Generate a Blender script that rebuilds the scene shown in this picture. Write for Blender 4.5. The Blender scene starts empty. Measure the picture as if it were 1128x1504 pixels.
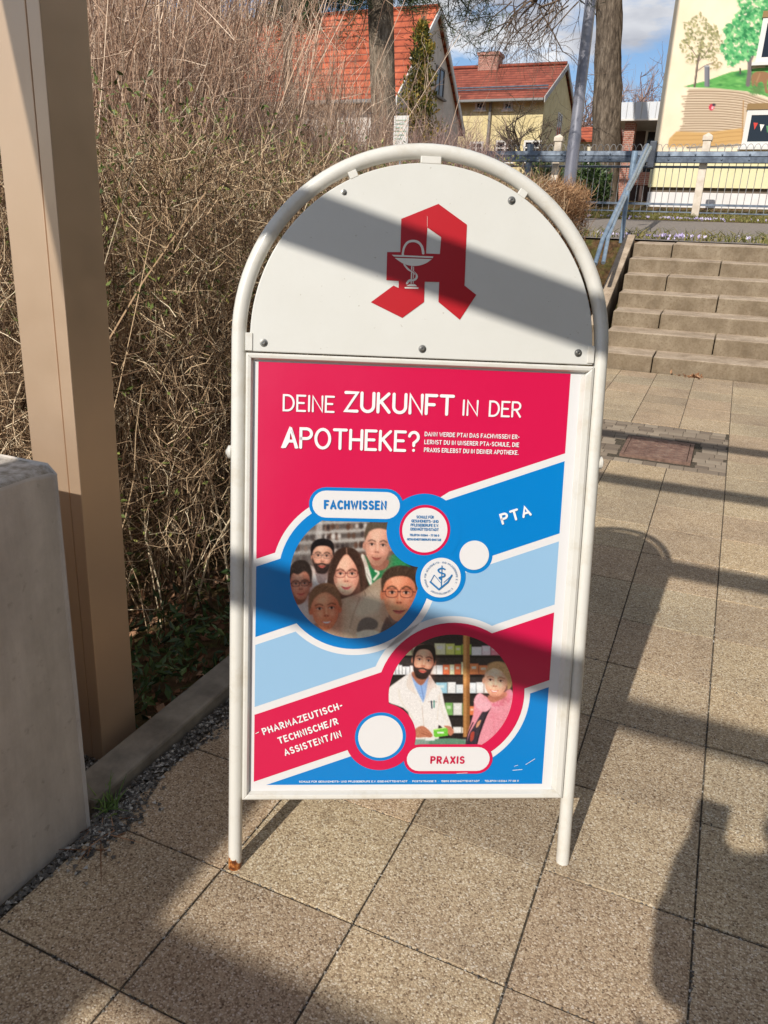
import bpy, bmesh, math, random
import numpy as np
from mathutils import Vector, Matrix, Quaternion

random.seed(7)
rng = np.random.default_rng(7)
R = math.radians
scene = bpy.context.scene

# ------------------------------------------------------------------ camera
YAW, PITCH, ROLL = -0.39779, 0.33003, 0.051166
FPX, IW, IH, CAMZ = 1117.0, 1128.0, 1504.0, 1.2
_f = np.array([math.sin(YAW)*math.cos(PITCH), math.cos(YAW)*math.cos(PITCH), -math.sin(PITCH)])
_r0 = np.array([math.cos(YAW), -math.sin(YAW), 0.0]); _u0 = np.cross(_r0, _f)
_r = math.cos(ROLL)*_r0 + math.sin(ROLL)*_u0
_u = -math.sin(ROLL)*_r0 + math.cos(ROLL)*_u0
CM = np.array([_r, -_u, _f])
CP = np.array([0.0, 0.0, CAMZ])
cam_d = bpy.data.cameras.new('camera')
cam = bpy.data.objects.new('camera', cam_d); scene.collection.objects.link(cam)
m = Matrix.Identity(4)
for i in range(3):
    m[i][0], m[i][1], m[i][2], m[i][3] = _r[i], _u[i], -_f[i], CP[i]
cam.matrix_world = m
cam_d.sensor_fit = 'VERTICAL'; cam_d.sensor_height = 24.0; cam_d.lens = FPX/IH*24.0
cam_d.clip_start = 0.02; cam_d.clip_end = 2000
scene.camera = cam

# ------------------------------------------------------------------ light
SUN = Vector((-0.100, -0.820, 0.5635)).normalized()          # towards the sun
elev = math.asin(SUN.z); azim = math.atan2(SUN.x, SUN.y)
sun_d = bpy.data.lights.new('sun', 'SUN'); sun_d.energy = 3.9; sun_d.angle = R(0.55); sun_d.color = (1.0, 0.945, 0.86)
sun = bpy.data.objects.new('sun', sun_d); scene.collection.objects.link(sun)
sun.rotation_euler = SUN.to_track_quat('Z', 'Y').to_euler()
world = bpy.data.worlds.new('World'); scene.world = world; world.use_nodes = True
wn, wl = world.node_tree.nodes, world.node_tree.links
wn.clear()
w_out = wn.new('ShaderNodeOutputWorld'); w_bg = wn.new('ShaderNodeBackground')
sky = wn.new('ShaderNodeTexSky'); sky.sky_type = 'NISHITA'; sky.sun_disc = False
sky.sun_elevation = elev; sky.sun_rotation = azim; sky.air_density = 1.0; sky.dust_density = 0.2; sky.ozone_density = 4.0
w_bg.inputs['Strength'].default_value = 0.102
# broken clouds mixed over the sky, laid out by direction
tc = wn.new('ShaderNodeTexCoord'); mp = wn.new('ShaderNodeMapping'); mp.inputs['Scale'].default_value = (2.6, 2.6, 7.5)
mp.inputs['Location'].default_value = (1.9, 0.4, 0.0)
n1 = wn.new('ShaderNodeTexNoise'); n1.inputs['Scale'].default_value = 1.5; n1.inputs['Detail'].default_value = 9; n1.inputs['Roughness'].default_value = 0.56
cr = wn.new('ShaderNodeValToRGB'); cr.color_ramp.elements[0].position = 0.465; cr.color_ramp.elements[1].position = 0.55
n2 = wn.new('ShaderNodeTexNoise'); n2.inputs['Scale'].default_value = 2.6; n2.inputs['Detail'].default_value = 5
cc = wn.new('ShaderNodeValToRGB')
cc.color_ramp.elements[0].position = 0.36; cc.color_ramp.elements[0].color = (3.6, 3.8, 4.4, 1)
cc.color_ramp.elements[1].position = 0.66; cc.color_ramp.elements[1].color = (8.4, 8.5, 8.7, 1)
mx = wn.new('ShaderNodeMix'); mx.data_type = 'RGBA'
wl.new(tc.outputs['Generated'], mp.inputs['Vector']); wl.new(mp.outputs[0], n1.inputs['Vector']); wl.new(mp.outputs[0], n2.inputs['Vector'])
wl.new(n1.outputs['Fac'], cr.inputs[0]); wl.new(n2.outputs['Fac'], cc.inputs[0])
wl.new(cr.outputs[0], mx.inputs[0]); wl.new(sky.outputs[0], mx.inputs[6]); wl.new(cc.outputs[0], mx.inputs[7])
wl.new(mx.outputs[2], w_bg.inputs[0]); wl.new(w_bg.outputs[0], w_out.inputs[0])
scene.view_settings.view_transform = 'Standard'; scene.view_settings.look = 'None'
scene.view_settings.gamma = 1.0; scene.view_settings.exposure = 0.22

# ------------------------------------------------------------------ helpers
def ray(px, py):
    return CM.T @ np.array([(px-IW/2)/FPX, (py-IH/2)/FPX, 1.0])
def at(px, py, Y):                                  # point of the depth plane y=Y
    d = ray(px, py); t = Y/d[1]; p = CP+t*d
    return Vector((float(p[0]), float(p[1]), float(p[2])))
def lin(c):
    c = np.asarray(c, float)/255.0
    return np.where(c <= 0.04045, c/12.92, ((c+0.055)/1.055)**2.4)
def C(r, g, b, k=1.0):
    v = lin((r, g, b))*k
    return (float(v[0]), float(v[1]), float(v[2]), 1.0)

def pmat(name, color, rough=0.6, metal=0.0, spec=0.5, coat=0.0):
    mt = bpy.data.materials.new(name); mt.use_nodes = True
    b = mt.node_tree.nodes['Principled BSDF']
    b.inputs['Base Color'].default_value = color if len(color) == 4 else (*color, 1)
    b.inputs['Roughness'].default_value = rough; b.inputs['Metallic'].default_value = metal
    b.inputs['Specular IOR Level'].default_value = spec; b.inputs['Coat Weight'].default_value = coat
    return mt
class NT:
    def __init__(s, mt): s.mt = mt; s.n = mt.node_tree.nodes; s.l = mt.node_tree.links; s.b = s.n['Principled BSDF']
    def new(s, t, **kw):
        n = s.n.new(t)
        for k, v in kw.items(): setattr(n, k, v)
        return n
    def co(s, kind='Object', scale=(1, 1, 1)):
        t = s.new('ShaderNodeTexCoord'); mp = s.new('ShaderNodeMapping'); mp.inputs['Scale'].default_value = scale
        s.l.new(t.outputs[kind], mp.inputs[0]); return mp.outputs[0]
    def noise(s, vec, scale, detail=4, rough=0.55):
        n = s.new('ShaderNodeTexNoise'); n.inputs['Scale'].default_value = scale
        n.inputs['Detail'].default_value = detail; n.inputs['Roughness'].default_value = rough
        s.l.new(vec, n.inputs['Vector']); return n.outputs['Fac']
    def ramp(s, fac, stops):
        r = s.new('ShaderNodeValToRGB'); e = r.color_ramp.elements
        while len(e) < len(stops): e.new(0.5)
        for i, (p, c) in enumerate(stops):
            e[i].position = p; e[i].color = c if len(c) == 4 else (*c, 1)
        s.l.new(fac, r.inputs[0]); return r.outputs[0]
    def mix(s, fac, a, b, mode='MIX'):
        x = s.new('ShaderNodeMix', data_type='RGBA', blend_type=mode)
        for sock, v in ((x.inputs[0], fac), (x.inputs[6], a), (x.inputs[7], b)):
            if hasattr(v, 'links') or hasattr(v, 'is_linked'): s.l.new(v, sock)
            else: sock.default_value = v
        return x.outputs[2]
    def math(s, op, a, b=0.0):
        x = s.new('ShaderNodeMath', operation=op)
        for i, v in enumerate((a, b)):
            if hasattr(v, 'is_linked'): s.l.new(v, x.inputs[i])
            else: x.inputs[i].default_value = v
        return x.outputs[0]
    def base(s, c): s.l.new(c, s.b.inputs['Base Color'])
    def bump(s, h, strength=0.3, dist=0.01):
        b = s.new('ShaderNodeBump'); b.inputs['Strength'].default_value = strength; b.inputs['Distance'].default_value = dist
        s.l.new(h, b.inputs['Height']); s.l.new(b.outputs[0], s.b.inputs['Normal'])
    def island(s):
        return s.new('ShaderNodeNewGeometry').outputs['Random Per Island']

def noisy(name, c1, c2, scale, rough=0.8, bump=0.2, dist=0.01, detail=6, spec=0.3, lo=0.35, hi=0.65, vscale=(1, 1, 1), kind='Object'):
    mt = pmat(name, c1, rough, spec=spec); t = NT(mt); v = t.co(kind, vscale)
    f = t.noise(v, scale, detail); t.base(t.ramp(f, [(lo, c1), (hi, c2)]))
    if bump: t.bump(t.noise(v, scale*3, 5), bump, dist)
    return mt
def islands(name, stops, rough=0.75, spec=0.25):
    mt = pmat(name, stops[0][1], rough, spec=spec); t = NT(mt); t.base(t.ramp(t.island(), stops)); return mt

class MB:
    def __init__(s): s.v = []; s.f = []; s.n = 0
    def add(s, V, F):
        s.v.extend([tuple(map(float, p)) for p in V]); o = s.n
        s.f.extend([tuple(int(i)+o for i in f) for f in F]); s.n += len(V); return s
    def box(s, x0, x1, y0, y1, z0, z1, M=None):
        V = [Vector((x, y, z)) for z in (z0, z1) for y in (y0, y1) for x in (x0, x1)]
        if M is not None: V = [M @ p for p in V]
        return s.add(V, [(0, 2, 3, 1), (4, 5, 7, 6), (0, 1, 5, 4), (2, 6, 7, 3), (0, 4, 6, 2), (1, 3, 7, 5)])
    def tube(s, pts, rad, n=8, cap=True):
        pts = [Vector(p) for p in pts]; k = len(pts)
        if not hasattr(rad, '__len__'): rad = [rad]*k
        V = []; F = []; nrm = None
        for i, p in enumerate(pts):
            t = (pts[min(i+1, k-1)]-pts[max(i-1, 0)]).normalized()
            if nrm is None:
                a = Vector((0, 0, 1)) if abs(t.z) < 0.9 else Vector((1, 0, 0)); nrm = t.cross(a).normalized()
            else:
                nrm = (nrm-t*nrm.dot(t)).normalized()
            b = t.cross(nrm)
            for j in range(n):
                a = 2*math.pi*j/n; V.append(p+(nrm*math.cos(a)+b*math.sin(a))*rad[i])
        for i in range(k-1):
            for j in range(n):
                F.append((i*n+j, i*n+(j+1) % n, (i+1)*n+(j+1) % n, (i+1)*n+j))
        if cap: F.append(tuple(range(n-1, -1, -1))); F.append(tuple((k-1)*n+j for j in range(n)))
        return s.add(V, F)
    def prism(s, poly, z0, z1, M=None):              # polygon in local xy, extruded in z
        k = len(poly); V = [Vector((p[0], p[1], z)) for z in (z0, z1) for p in poly]
        if M is not None: V = [M @ p for p in V]
        F = [tuple(range(k-1, -1, -1)), tuple(range(k, 2*k))]+[(i, (i+1) % k, k+(i+1) % k, k+i) for i in range(k)]
        return s.add(V, F)
    def lathe(s, prof, cx, cy, z0=0, n=16, M=None):  # (radius, z) pairs
        V = []; F = []; k = len(prof)
        for r, z in prof:
            for j in range(n):
                a = 2*math.pi*j/n; V.append(Vector((cx+r*math.cos(a), cy+r*math.sin(a), z0+z)))
        if M is not None: V = [M @ p for p in V]
        for i in range(k-1):
            for j in range(n): F.append((i*n+j, i*n+(j+1) % n, (i+1)*n+(j+1) % n, (i+1)*n+j))
        F.append(tuple(range(n-1, -1, -1))); F.append(tuple((k-1)*n+j for j in range(n)))
        return s.add(V, F)
    def build(s, name, mat, parent=None, smooth=False, bevel=0.0, bevel_seg=2, local=False, auto=None):
        me = bpy.data.meshes.new(name)
        off = Vector((0, 0, 0))
        if parent is not None and not local: off = origin_of(parent)
        me.from_pydata([(x-off.x, y-off.y, z-off.z) for x, y, z in s.v], [], s.f)
        if mat is not None: me.materials.append(mat)
        ob = bpy.data.objects.new(name, me); scene.collection.objects.link(ob)
        if parent is not None: ob.parent = parent
        if bevel:
            bv = ob.modifiers.new('bevel', 'BEVEL'); bv.width = bevel; bv.segments = bevel_seg; bv.limit_method = 'ANGLE'; bv.angle_limit = R(35)
        if smooth: me.polygons.foreach_set('use_smooth', [True]*len(me.polygons))
        if smooth and bevel == 0 and auto:
            me.set_sharp_from_angle(angle=R(auto))
        return ob
def origin_of(o):
    v = Vector(o.location); p = o.parent
    while p is not None: v += Vector(p.location); p = p.parent
    return v
def tag(o, label=None, cat=None, group=None, kind=None):
    if label: o['label'] = label
    if cat: o['category'] = cat
    if group: o['group'] = group
    if kind: o['kind'] = kind
    return o
def thing(name, loc, label, cat, group=None):
    o = bpy.data.objects.new(name, None); scene.collection.objects.link(o); o.location = loc
    o.empty_display_size = 0.1
    return tag(o, label, cat, group)
def np_mesh(name, V, F, mat, parent=None, smooth=False, off=None):
    me = bpy.data.meshes.new(name); V = np.asarray(V, np.float32)
    if parent is not None and off is None: off = np.array(origin_of(parent))
    if off is not None: V = V-np.asarray(off, np.float32)
    F = np.asarray(F, np.int32); nf, k = F.shape
    me.vertices.add(len(V)); me.vertices.foreach_set('co', V.ravel())
    me.loops.add(nf*k); me.loops.foreach_set('vertex_index', F.ravel())
    me.polygons.add(nf); me.polygons.foreach_set('loop_start', np.arange(0, nf*k, k, dtype=np.int32))
    me.polygons.foreach_set('loop_total', np.full(nf, k, np.int32))
    me.polygons.foreach_set('use_smooth', np.full(nf, bool(smooth)))
    me.update(); me.validate()
    if mat is not None: me.materials.append(mat)
    ob = bpy.data.objects.new(name, me); scene.collection.objects.link(ob)
    if parent is not None: ob.parent = parent
    return ob
def strands(P, rad):
    """P: (N,K,3) polylines, rad: (N,K) radii -> three-sided tubes"""
    bad = ((P[..., 0] > -1.40) & (P[..., 0] < -1.19) & (P[..., 1] > 1.10) & (P[..., 1] < 1.335) & (P[..., 2] > 0.1)) | ((P[..., 1] < 1.32) & (P[..., 2] > 0.3) & (P[..., 1] > 0.5) & (P[..., 0] > -1.7))
    ok = ~bad.any(1); P = P[ok]; rad = np.asarray(rad)[ok]
    N, K, _ = P.shape
    T = np.empty_like(P); T[:, 1:-1] = P[:, 2:]-P[:, :-2]; T[:, 0] = P[:, 1]-P[:, 0]; T[:, -1] = P[:, -1]-P[:, -2]
    T /= np.linalg.norm(T, axis=2, keepdims=True)+1e-9
    A = rng.normal(size=(N, 1, 3)); A = np.broadcast_to(A, P.shape)
    n = np.cross(T, A); n /= np.linalg.norm(n, axis=2, keepdims=True)+1e-9; b = np.cross(T, n)
    V = np.empty((N, K, 3, 3))
    for j in range(3):
        a = 2*math.pi*j/3; V[:, :, j] = P+(n*math.cos(a)+b*math.sin(a))*rad[:, :, None]
    idx = np.arange(N*K*3).reshape(N, K, 3); F = []
    for j in range(3):
        F.append(np.stack([idx[:, :-1, j], idx[:, :-1, (j+1) % 3], idx[:, 1:, (j+1) % 3], idx[:, 1:, j]], -1).reshape(-1, 4))
    return V.reshape(-1, 3), np.concatenate(F)
def cat_mesh(parts):
    Vs, Fs, o = [], [], 0
    for V, F in parts: Vs.append(V); Fs.append(F+o); o += len(V)
    return np.concatenate(Vs), np.concatenate(Fs)
def leaves(P, size, up=0.3, aspect=0.5):
    """P: (N,3) leaf positions -> folded little leaves, two quads each"""
    N = len(P); d = rng.normal(size=(N, 3)); d[:, 2] += up; d /= np.linalg.norm(d, axis=1, keepdims=True)
    a = rng.normal(size=(N, 3)); s = np.cross(d, a); s /= np.linalg.norm(s, axis=1, keepdims=True); nn = np.cross(s, d)
    L = (size*(0.6+0.8*rng.random(N)))[:, None]; Wd = L*aspect*0.5
    p0 = P; p1 = P+d*L*0.5+s*Wd+nn*Wd*0.4; p2 = P+d*L; p3 = P+d*L*0.5-s*Wd+nn*Wd*0.4; pm = P+d*L*0.5
    V = np.stack([p0, p1, p2, p3, pm], 1).reshape(-1, 3); i = np.arange(N)[:, None]*5
    F = np.concatenate([i+np.array([[0, 1, 2, 4]]), i+np.array([[0, 4, 2, 3]])]); return V, F

# ------------------------------------------------------------------ terrain height
def sstep(a, b, x):
    t = min(1.0, max(0.0, (x-a)/(b-a))); return t*t*(3-2*t)
Y_ST, Y_TOP = 6.85, 9.12
def zp(y):                                          # the paved path climbs gently towards the stairs
    t = y-1.6; return 0.065*(t+math.sqrt(t*t+0.12))/2
def hgt(x, y):
    if y <= Y_TOP: base = 0.0
    elif y < 18: base = 1.45+(y-Y_TOP)/(18-Y_TOP)*0.69
    elif y < 20: base = 2.14+(y-18)*0.21
    else: base = 2.56+(y-20)*0.075 if y < 60 else 2.56+3.0+(y-60)*0.02
    if y <= Y_TOP:
        z0 = zp(min(y, Y_ST))-0.03
        if x > -1.16 or y < 2.0: return z0
        bank = (1.42-zp(Y_ST))*sstep(4.6, 8.6, y)
        return z0+bank*sstep(1.16, 1.75, -x)
    return base

# ------------------------------------------------------------------ ground
soil_m = pmat('soil', C(92, 74, 56), 0.95, spec=0.1); t = NT(soil_m); v = t.co()
t.base(t.mix(t.ramp(t.noise(v, 9, 8, 0.7), [(0.45, (0, 0, 0)), (0.62, (1, 1, 1))]), t.ramp(t.noise(v, 26, 6), [(0.3, C(66, 50, 38)), (0.55, C(112, 86, 62)), (0.75, C(140, 112, 84))]), t.ramp(t.noise(v, 40, 5), [(0.3, C(60, 62, 34)), (0.7, C(112, 112, 62))])))
t.bump(t.noise(v, 45, 8, 0.7), 0.9, 0.03)
xs = np.concatenate([[-400, -150, -60, -30, -18, -12, -9, -7], np.linspace(-6, -1.7, 23), [-1.55, -1.4, -1.28, -1.17, -1.15, -0.9, 0, 1, 2, 3, 4.5, 6, 9, 14, 25, 60, 150, 400]])
ys = np.concatenate([[-60, -20, -8, -3, 0, 1], np.linspace(1.5, 9.0, 30), [9.11, 9.14, 9.5, 10.2, 11, 12, 13.5, 15, 16.5, 18, 20, 24, 30, 40, 60, 100, 200, 500]])
V = [(x, y, hgt(x, y)-(0.02 if y > Y_TOP else 0)) for y in ys for x in xs]; nx = len(xs)
F = [(j*nx+i, j*nx+i+1, (j+1)*nx+i+1, (j+1)*nx+i) for j in range(len(ys)-1) for i in range(nx-1)]
g = np_mesh('ground', V, F, soil_m); tag(g, kind='structure')

# exposed-aggregate slabs, 30 cm, each with a worn arris and its own tone
pav_m = pmat('washed_concrete', C(180, 160, 130), 0.85, spec=0.25); t = NT(pav_m); v = t.co()
vo = t.new('ShaderNodeTexVoronoi'); vo.inputs['Scale'].default_value = 310; t.l.new(v, vo.inputs['Vector'])
sep = t.new('ShaderNodeSeparateColor'); t.l.new(vo.outputs['Color'], sep.inputs[0])
peb = t.ramp(sep.outputs[0], [(0.0, C(134, 112, 90)), (0.10, C(156, 135, 110)), (0.32, C(188, 166, 137)), (0.6, C(203, 182, 152)), (0.84, C(215, 197, 168)), (0.97, C(232, 219, 198))])
gap = t.ramp(vo.outputs['Distance'], [(0.45, (0, 0, 0)), (0.85, (1, 1, 1))])
c = t.mix(t.math('MULTIPLY', gap, 0.6), peb, C(140, 120, 97))
v2 = t.new('ShaderNodeTexVoronoi'); v2.inputs['Scale'].default_value = 120; t.l.new(v, v2.inputs['Vector'])
s2 = t.new('ShaderNodeSeparateColor'); t.l.new(v2.outputs['Color'], s2.inputs[0])
dotc = t.math('MULTIPLY', t.math('LESS_THAN', v2.outputs['Distance'], 0.26), t.math('GREATER_THAN', s2.outputs[0], 0.78))
c = t.mix(t.math('MULTIPLY', dotc, 0.75), c, C(90, 72, 57))
v3 = t.new('ShaderNodeTexVoronoi'); v3.inputs['Scale'].default_value = 44; t.l.new(v, v3.inputs['Vector'])
s3 = t.new('ShaderNodeSeparateColor'); t.l.new(v3.outputs['Color'], s3.inputs[0])
dotw = t.math('MULTIPLY', t.math('LESS_THAN', v3.outputs['Distance'], 0.13), t.math('GREATER_THAN', s3.outputs[1], 0.72))
c = t.mix(dotw, c, C(214, 202, 184))
tone = t.ramp(t.island(), [(0.0, (0.70, 0.70, 0.71)), (0.35, (0.92, 0.88, 0.87)), (0.7, (0.84, 0.87, 0.87)), (1.0, (1.03, 1.01, 0.95))])
c = t.mix(1.0, c, tone, 'MULTIPLY')
c = t.mix(1.0, c, t.ramp(t.noise(v, 2.2, 7, 0.65), [(0.3, (0.74, 0.73, 0.74)), (0.62, (1.06, 1.05, 1.02))]), 'MULTIPLY')
c = t.mix(t.math('MULTIPLY', t.ramp(t.noise(v, 7, 6, 0.7), [(0.60, (0, 0, 0)), (0.72, (1, 1, 1))]), 0.35), c, C(108, 94, 78))
t.base(c); t.bump(t.math('ADD', t.math('MULTIPLY', vo.outputs['Distance'], -1.0), t.math('MULTIPLY', dotc, -0.6)), 0.35, 0.0025)
PX0, PDX, PY0, PDY = -0.149, 0.295, 0.715, 0.294
V, F = [], []
def slab(x0, x1, y0, y1, V, F, ar=0.0014, zb=-0.03):
    dz = [rng.normal(0, 0.0009) for _ in range(4)]
    j = lambda: rng.normal(0, 0.0006)
    a = [(x0+ar, y0+ar), (x1-ar, y0+ar), (x1-ar, y1-ar), (x0+ar, y1-ar)]; b = [(x0, y0), (x1, y0), (x1, y1), (x0, y1)]
    o = len(V)
    V += [(p[0]+j(), p[1]+j(), zp(p[1])+d) for p, d in zip(a, dz)]+[(p[0], p[1], zp(p[1])+d-0.0012) for p, d in zip(b, dz)]+[(p[0], p[1], zp(p[1])+zb) for p in b]
    F += [(o, o+1, o+2, o+3)]
    for i in range(4):
        k = (i+1) % 4
        F += [(o+4+i, o+4+k, o+k, o+i), (o+8+i, o+8+k, o+4+k, o+4+i)]
gp = 0.0020
COB = (-0.60, 0.06, 4.32, 5.05)
for ix in range(-3, 14):
    for iy in range(-9, 29):
        x0, x1 = PX0+ix*PDX+gp, PX0+(ix+1)*PDX-gp; y0, y1 = PY0+iy*PDY+gp, PY0+(iy+1)*PDY-gp
        if y1 > Y_ST-0.02: y1 = Y_ST-0.02
        if y1-y0 < 0.05: continue
        if x1 > COB[0] and x0 < COB[1] and y1 > COB[2] and y0 < COB[3]: continue
        slab(x0, x1, y0, y1, V, F)
pav = np_mesh('pavement', V, F, pav_m); tag(pav, kind='structure')
sand_m = noisy('joint_sand', C(58, 52, 44), C(104, 94, 79), 120, 0.95, 0.5, 0.006)
jb = MB(); yj = [-3, 0.5]+list(np.linspace(1.0, Y_ST, 26))
jb.add([(x, y, zp(y)-0.0045) for y in yj for x in (-1.06, 4.2)], [(2*i, 2*i+1, 2*i+3, 2*i+2) for i in range(len(yj)-1)])
tag(jb.build('joint_sand', sand_m), kind='structure')

# cobbles around the iron cover
cob_m = islands('cobble', [(0.0, C(118, 105, 92)), (0.5, C(140, 126, 110)), (1.0, C(160, 146, 128))], 0.85)
V, F = [], []
MH = (-0.405, -0.045, 4.36, 4.745)
y = COB[2]+0.004
bx0, bx1 = PX0-2*PDX+gp, PX0+1*PDX-gp; by0, by1 = PY0+12*PDY+gp, PY0+15*PDY-gp
y = by0
row = 0
while y < by1-0.03:
    d = 0.062+rng.normal(0, 0.004); x = bx0-(0.03 if row % 2 else 0.0)
    while x < bx1:
        w = 0.068+abs(rng.normal(0, 0.016)); xa, xb = max(x, bx0), min(x+w, bx1)
        inside = xb > MH[0]-0.01 and xa < MH[1]+0.01 and y+d > MH[2]-0.01 and y < MH[3]+0.01
        if xb-xa > 0.02 and not inside:
            o = len(V); slab(xa+0.0015, xb-0.0015, y+0.0015, y+d-0.0015, V, F, 0.008)
        x += w
    y += d; row += 1
tag(np_mesh('cobbles', V, F, cob_m), kind='structure')
rust_m = pmat('rusty_iron', C(116, 74, 62), 0.75, 0.2); t = NT(rust_m); v = t.co()
t.base(t.ramp(t.noise(v, 22, 6, 0.7), [(0.3, C(98, 74, 64)), (0.5, C(126, 98, 86)), (0.72, C(154, 130, 114))])); t.bump(t.noise(v, 90, 3), 0.4, 0.004)
mh = thing('drain_cover', ((MH[0]+MH[1])/2, (MH[2]+MH[3])/2, zp((MH[2]+MH[3])/2)), 'rusty red-brown iron cover lying in a patch of small cobbles', 'drain cover')
ZM = zp((MH[2]+MH[3])/2)
b = MB().box(MH[0]+0.015, MH[1]-0.015, MH[2]+0.015, MH[3]-0.015, ZM-0.03, ZM+0.014)
for i in range(6):
    for j in range(7):
        cx = MH[0]+0.05+i*(MH[1]-MH[0]-0.1)/5; cy = MH[2]+0.05+j*(MH[3]-MH[2]-0.1)/6
        b.box(cx-0.018, cx+0.018, cy-0.006, cy+0.006, ZM+0.0135, ZM+0.017)
b.build('lid', rust_m, mh, bevel=0.004)
fr = MB()
fr.box(MH[0]-0.008, MH[0]+0.012, MH[2]-0.008, MH[3]+0.008, ZM-0.03, ZM+0.012); fr.box(MH[1]-0.012, MH[1]+0.008, MH[2]-0.008, MH[3]+0.008, ZM-0.03, ZM+0.012)
fr.box(MH[0]+0.0125, MH[1]-0.0125, MH[2]-0.008, MH[2]+0.012, ZM-0.03, ZM+0.012); fr.box(MH[0]+0.0125, MH[1]-0.0125, MH[3]-0.012, MH[3]+0.008, ZM-0.03, ZM+0.012)
fr.build('rim', noisy('dark_iron', C(104, 82, 72), C(140, 112, 98), 30, 0.7), mh)

mh.rotation_euler = (math.atan(0.062), 0, 0)
# kerb and gravel strip
conc_m = noisy('kerb_concrete', C(116, 108, 97), C(150, 141, 127), 14, 0.9, 0.4, 0.006)
kb = MB(); y = 1.02
while y < 6.7:
    y1 = min(y+0.995, Y_ST-0.005)
    kb.add([(x, q, zp(q)+z) for x in (-1.175, -1.082) for q, z in ((y, -0.1), (y1, -0.1), (y1, 0.028), (y, 0.028))], [(0, 1, 2, 3), (7, 6, 5, 4), (0, 4, 5, 1), (1, 5, 6, 2), (2, 6, 7, 3), (3, 7, 4, 0)]); y += 1.0
tag(kb.build('kerb', conc_m, bevel=0.008), kind='structure')
grav_m = islands('grit', [(0.0, C(70, 66, 62)), (0.45, C(102, 97, 91)), (0.8, C(134, 128, 119)), (1.0, C(200, 194, 184))], 0.8)
def stones(P, size):
    N = len(P); base = np.array([[1, 0, 0], [-0.5, 0.87, 0], [-0.5, -0.87, 0], [0, 0, 0.8], [0, 0, -0.6]])
    Fb = np.array([[0, 1, 3], [1, 2, 3], [2, 0, 3], [1, 0, 4], [2, 1, 4], [0, 2, 4]])
    an = rng.random(N)*6.28; s = size*(0.5+rng.random(N)); V = np.empty((N, 5, 3))
    for k in range(5):
        q = base[k]*(1+rng.normal(0, 0.2, (N, 3)))
        V[:, k, 0] = P[:, 0]+s*(q[:, 0]*np.cos(an)-q[:, 1]*np.sin(an)); V[:, k, 1] = P[:, 1]+s*(q[:, 0]*np.sin(an)+q[:, 1]*np.cos(an)); V[:, k, 2] = P[:, 2]+s*q[:, 2]*0.8
    return V.reshape(-1, 3), (np.arange(N)[:, None, None]*5+Fb[None]).reshape(-1, 3)
N = 9000
yy = 0.2+rng.random(N)**1.5*4.0; P = np.stack([-1.075+np.abs(rng.normal(0, 0.05, N)), yy, np.full(N, 0.002)], 1)
P = P[(P[:, 0] < -0.985+0.04*np.sin(P[:, 1]*9)) & ~((P[:, 1] < 0.98) & ((P[:, 0] < -1.05) | (P[:, 0] > -1.035)))]
P2 = np.stack([-1.045+np.abs(rng.normal(0, 0.008, 450)), 0.2+rng.random(450)*0.95, np.full(450, 0.002)], 1)
P3 = np.stack([rng.normal(-1.02, 0.025, 420), rng.normal(0.99, 0.05, 420), np.full(420, 0.003)], 1)
P4 = np.stack([rng.uniform(-1.30, -1.18, 900), rng.uniform(0.99, 1.25, 900), np.full(900, -0.02)], 1)
P = np.concatenate([P, P2, P3, P4]); P[:, 2] += np.array([zp(q) for q in P[:, 1]]); V, F = stones(P, 0.0048)
tag(np_mesh('gravel', V, F, grav_m), kind='stuff')
# grit in the joints of the slabs
P = []
for k in range(2200):
    if rng.random() < 0.5:
        P.append((PX0+rng.integers(-2, 3)*PDX+rng.normal(0, 0.003), rng.uniform(0.3, 2.6), -0.002))
    else:
        P.append((rng.uniform(-0.95, 0.6), PY0+rng.integers(-1, 6)*PDY+rng.normal(0, 0.003), -0.002))
P = np.array(P); P[:, 2] += np.array([zp(q) for q in P[:, 1]]); V, F = stones(P, 0.0034)
tag(np_mesh('joint_grit', V, F, grav_m), kind='stuff')

# ------------------------------------------------------------------ staircase
step_m = pmat('step_concrete', C(150, 132, 108), 0.9, spec=0.2); t = NT(step_m); v = t.co()
c = t.ramp(t.noise(v, 5, 8, 0.7), [(0.3, C(116, 103, 87)), (0.5, C(146, 132, 114)), (0.7, C(168, 155, 136))])
c = t.mix(t.math('MULTIPLY', t.ramp(t.noise(v, 60, 4), [(0.5, (0, 0, 0)), (0.7, (1, 1, 1))]), 0.5), c, C(110, 92, 72))
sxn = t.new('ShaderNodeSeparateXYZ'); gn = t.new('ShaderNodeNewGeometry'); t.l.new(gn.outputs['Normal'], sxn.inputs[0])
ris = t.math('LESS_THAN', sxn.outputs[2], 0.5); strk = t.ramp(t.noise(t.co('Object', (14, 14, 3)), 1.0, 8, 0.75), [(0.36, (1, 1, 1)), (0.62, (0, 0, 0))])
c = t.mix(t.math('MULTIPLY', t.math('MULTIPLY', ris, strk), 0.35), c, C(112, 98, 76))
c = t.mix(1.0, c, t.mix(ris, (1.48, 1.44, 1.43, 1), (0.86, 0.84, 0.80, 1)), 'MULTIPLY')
t.base(c); t.bump(t.noise(v, 130, 4), 0.35, 0.004)
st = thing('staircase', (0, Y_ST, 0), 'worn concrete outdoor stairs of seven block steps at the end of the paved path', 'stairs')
TD, RS, SL = 0.315, 0.131, 0.025; ZS = zp(Y_ST)
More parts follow.
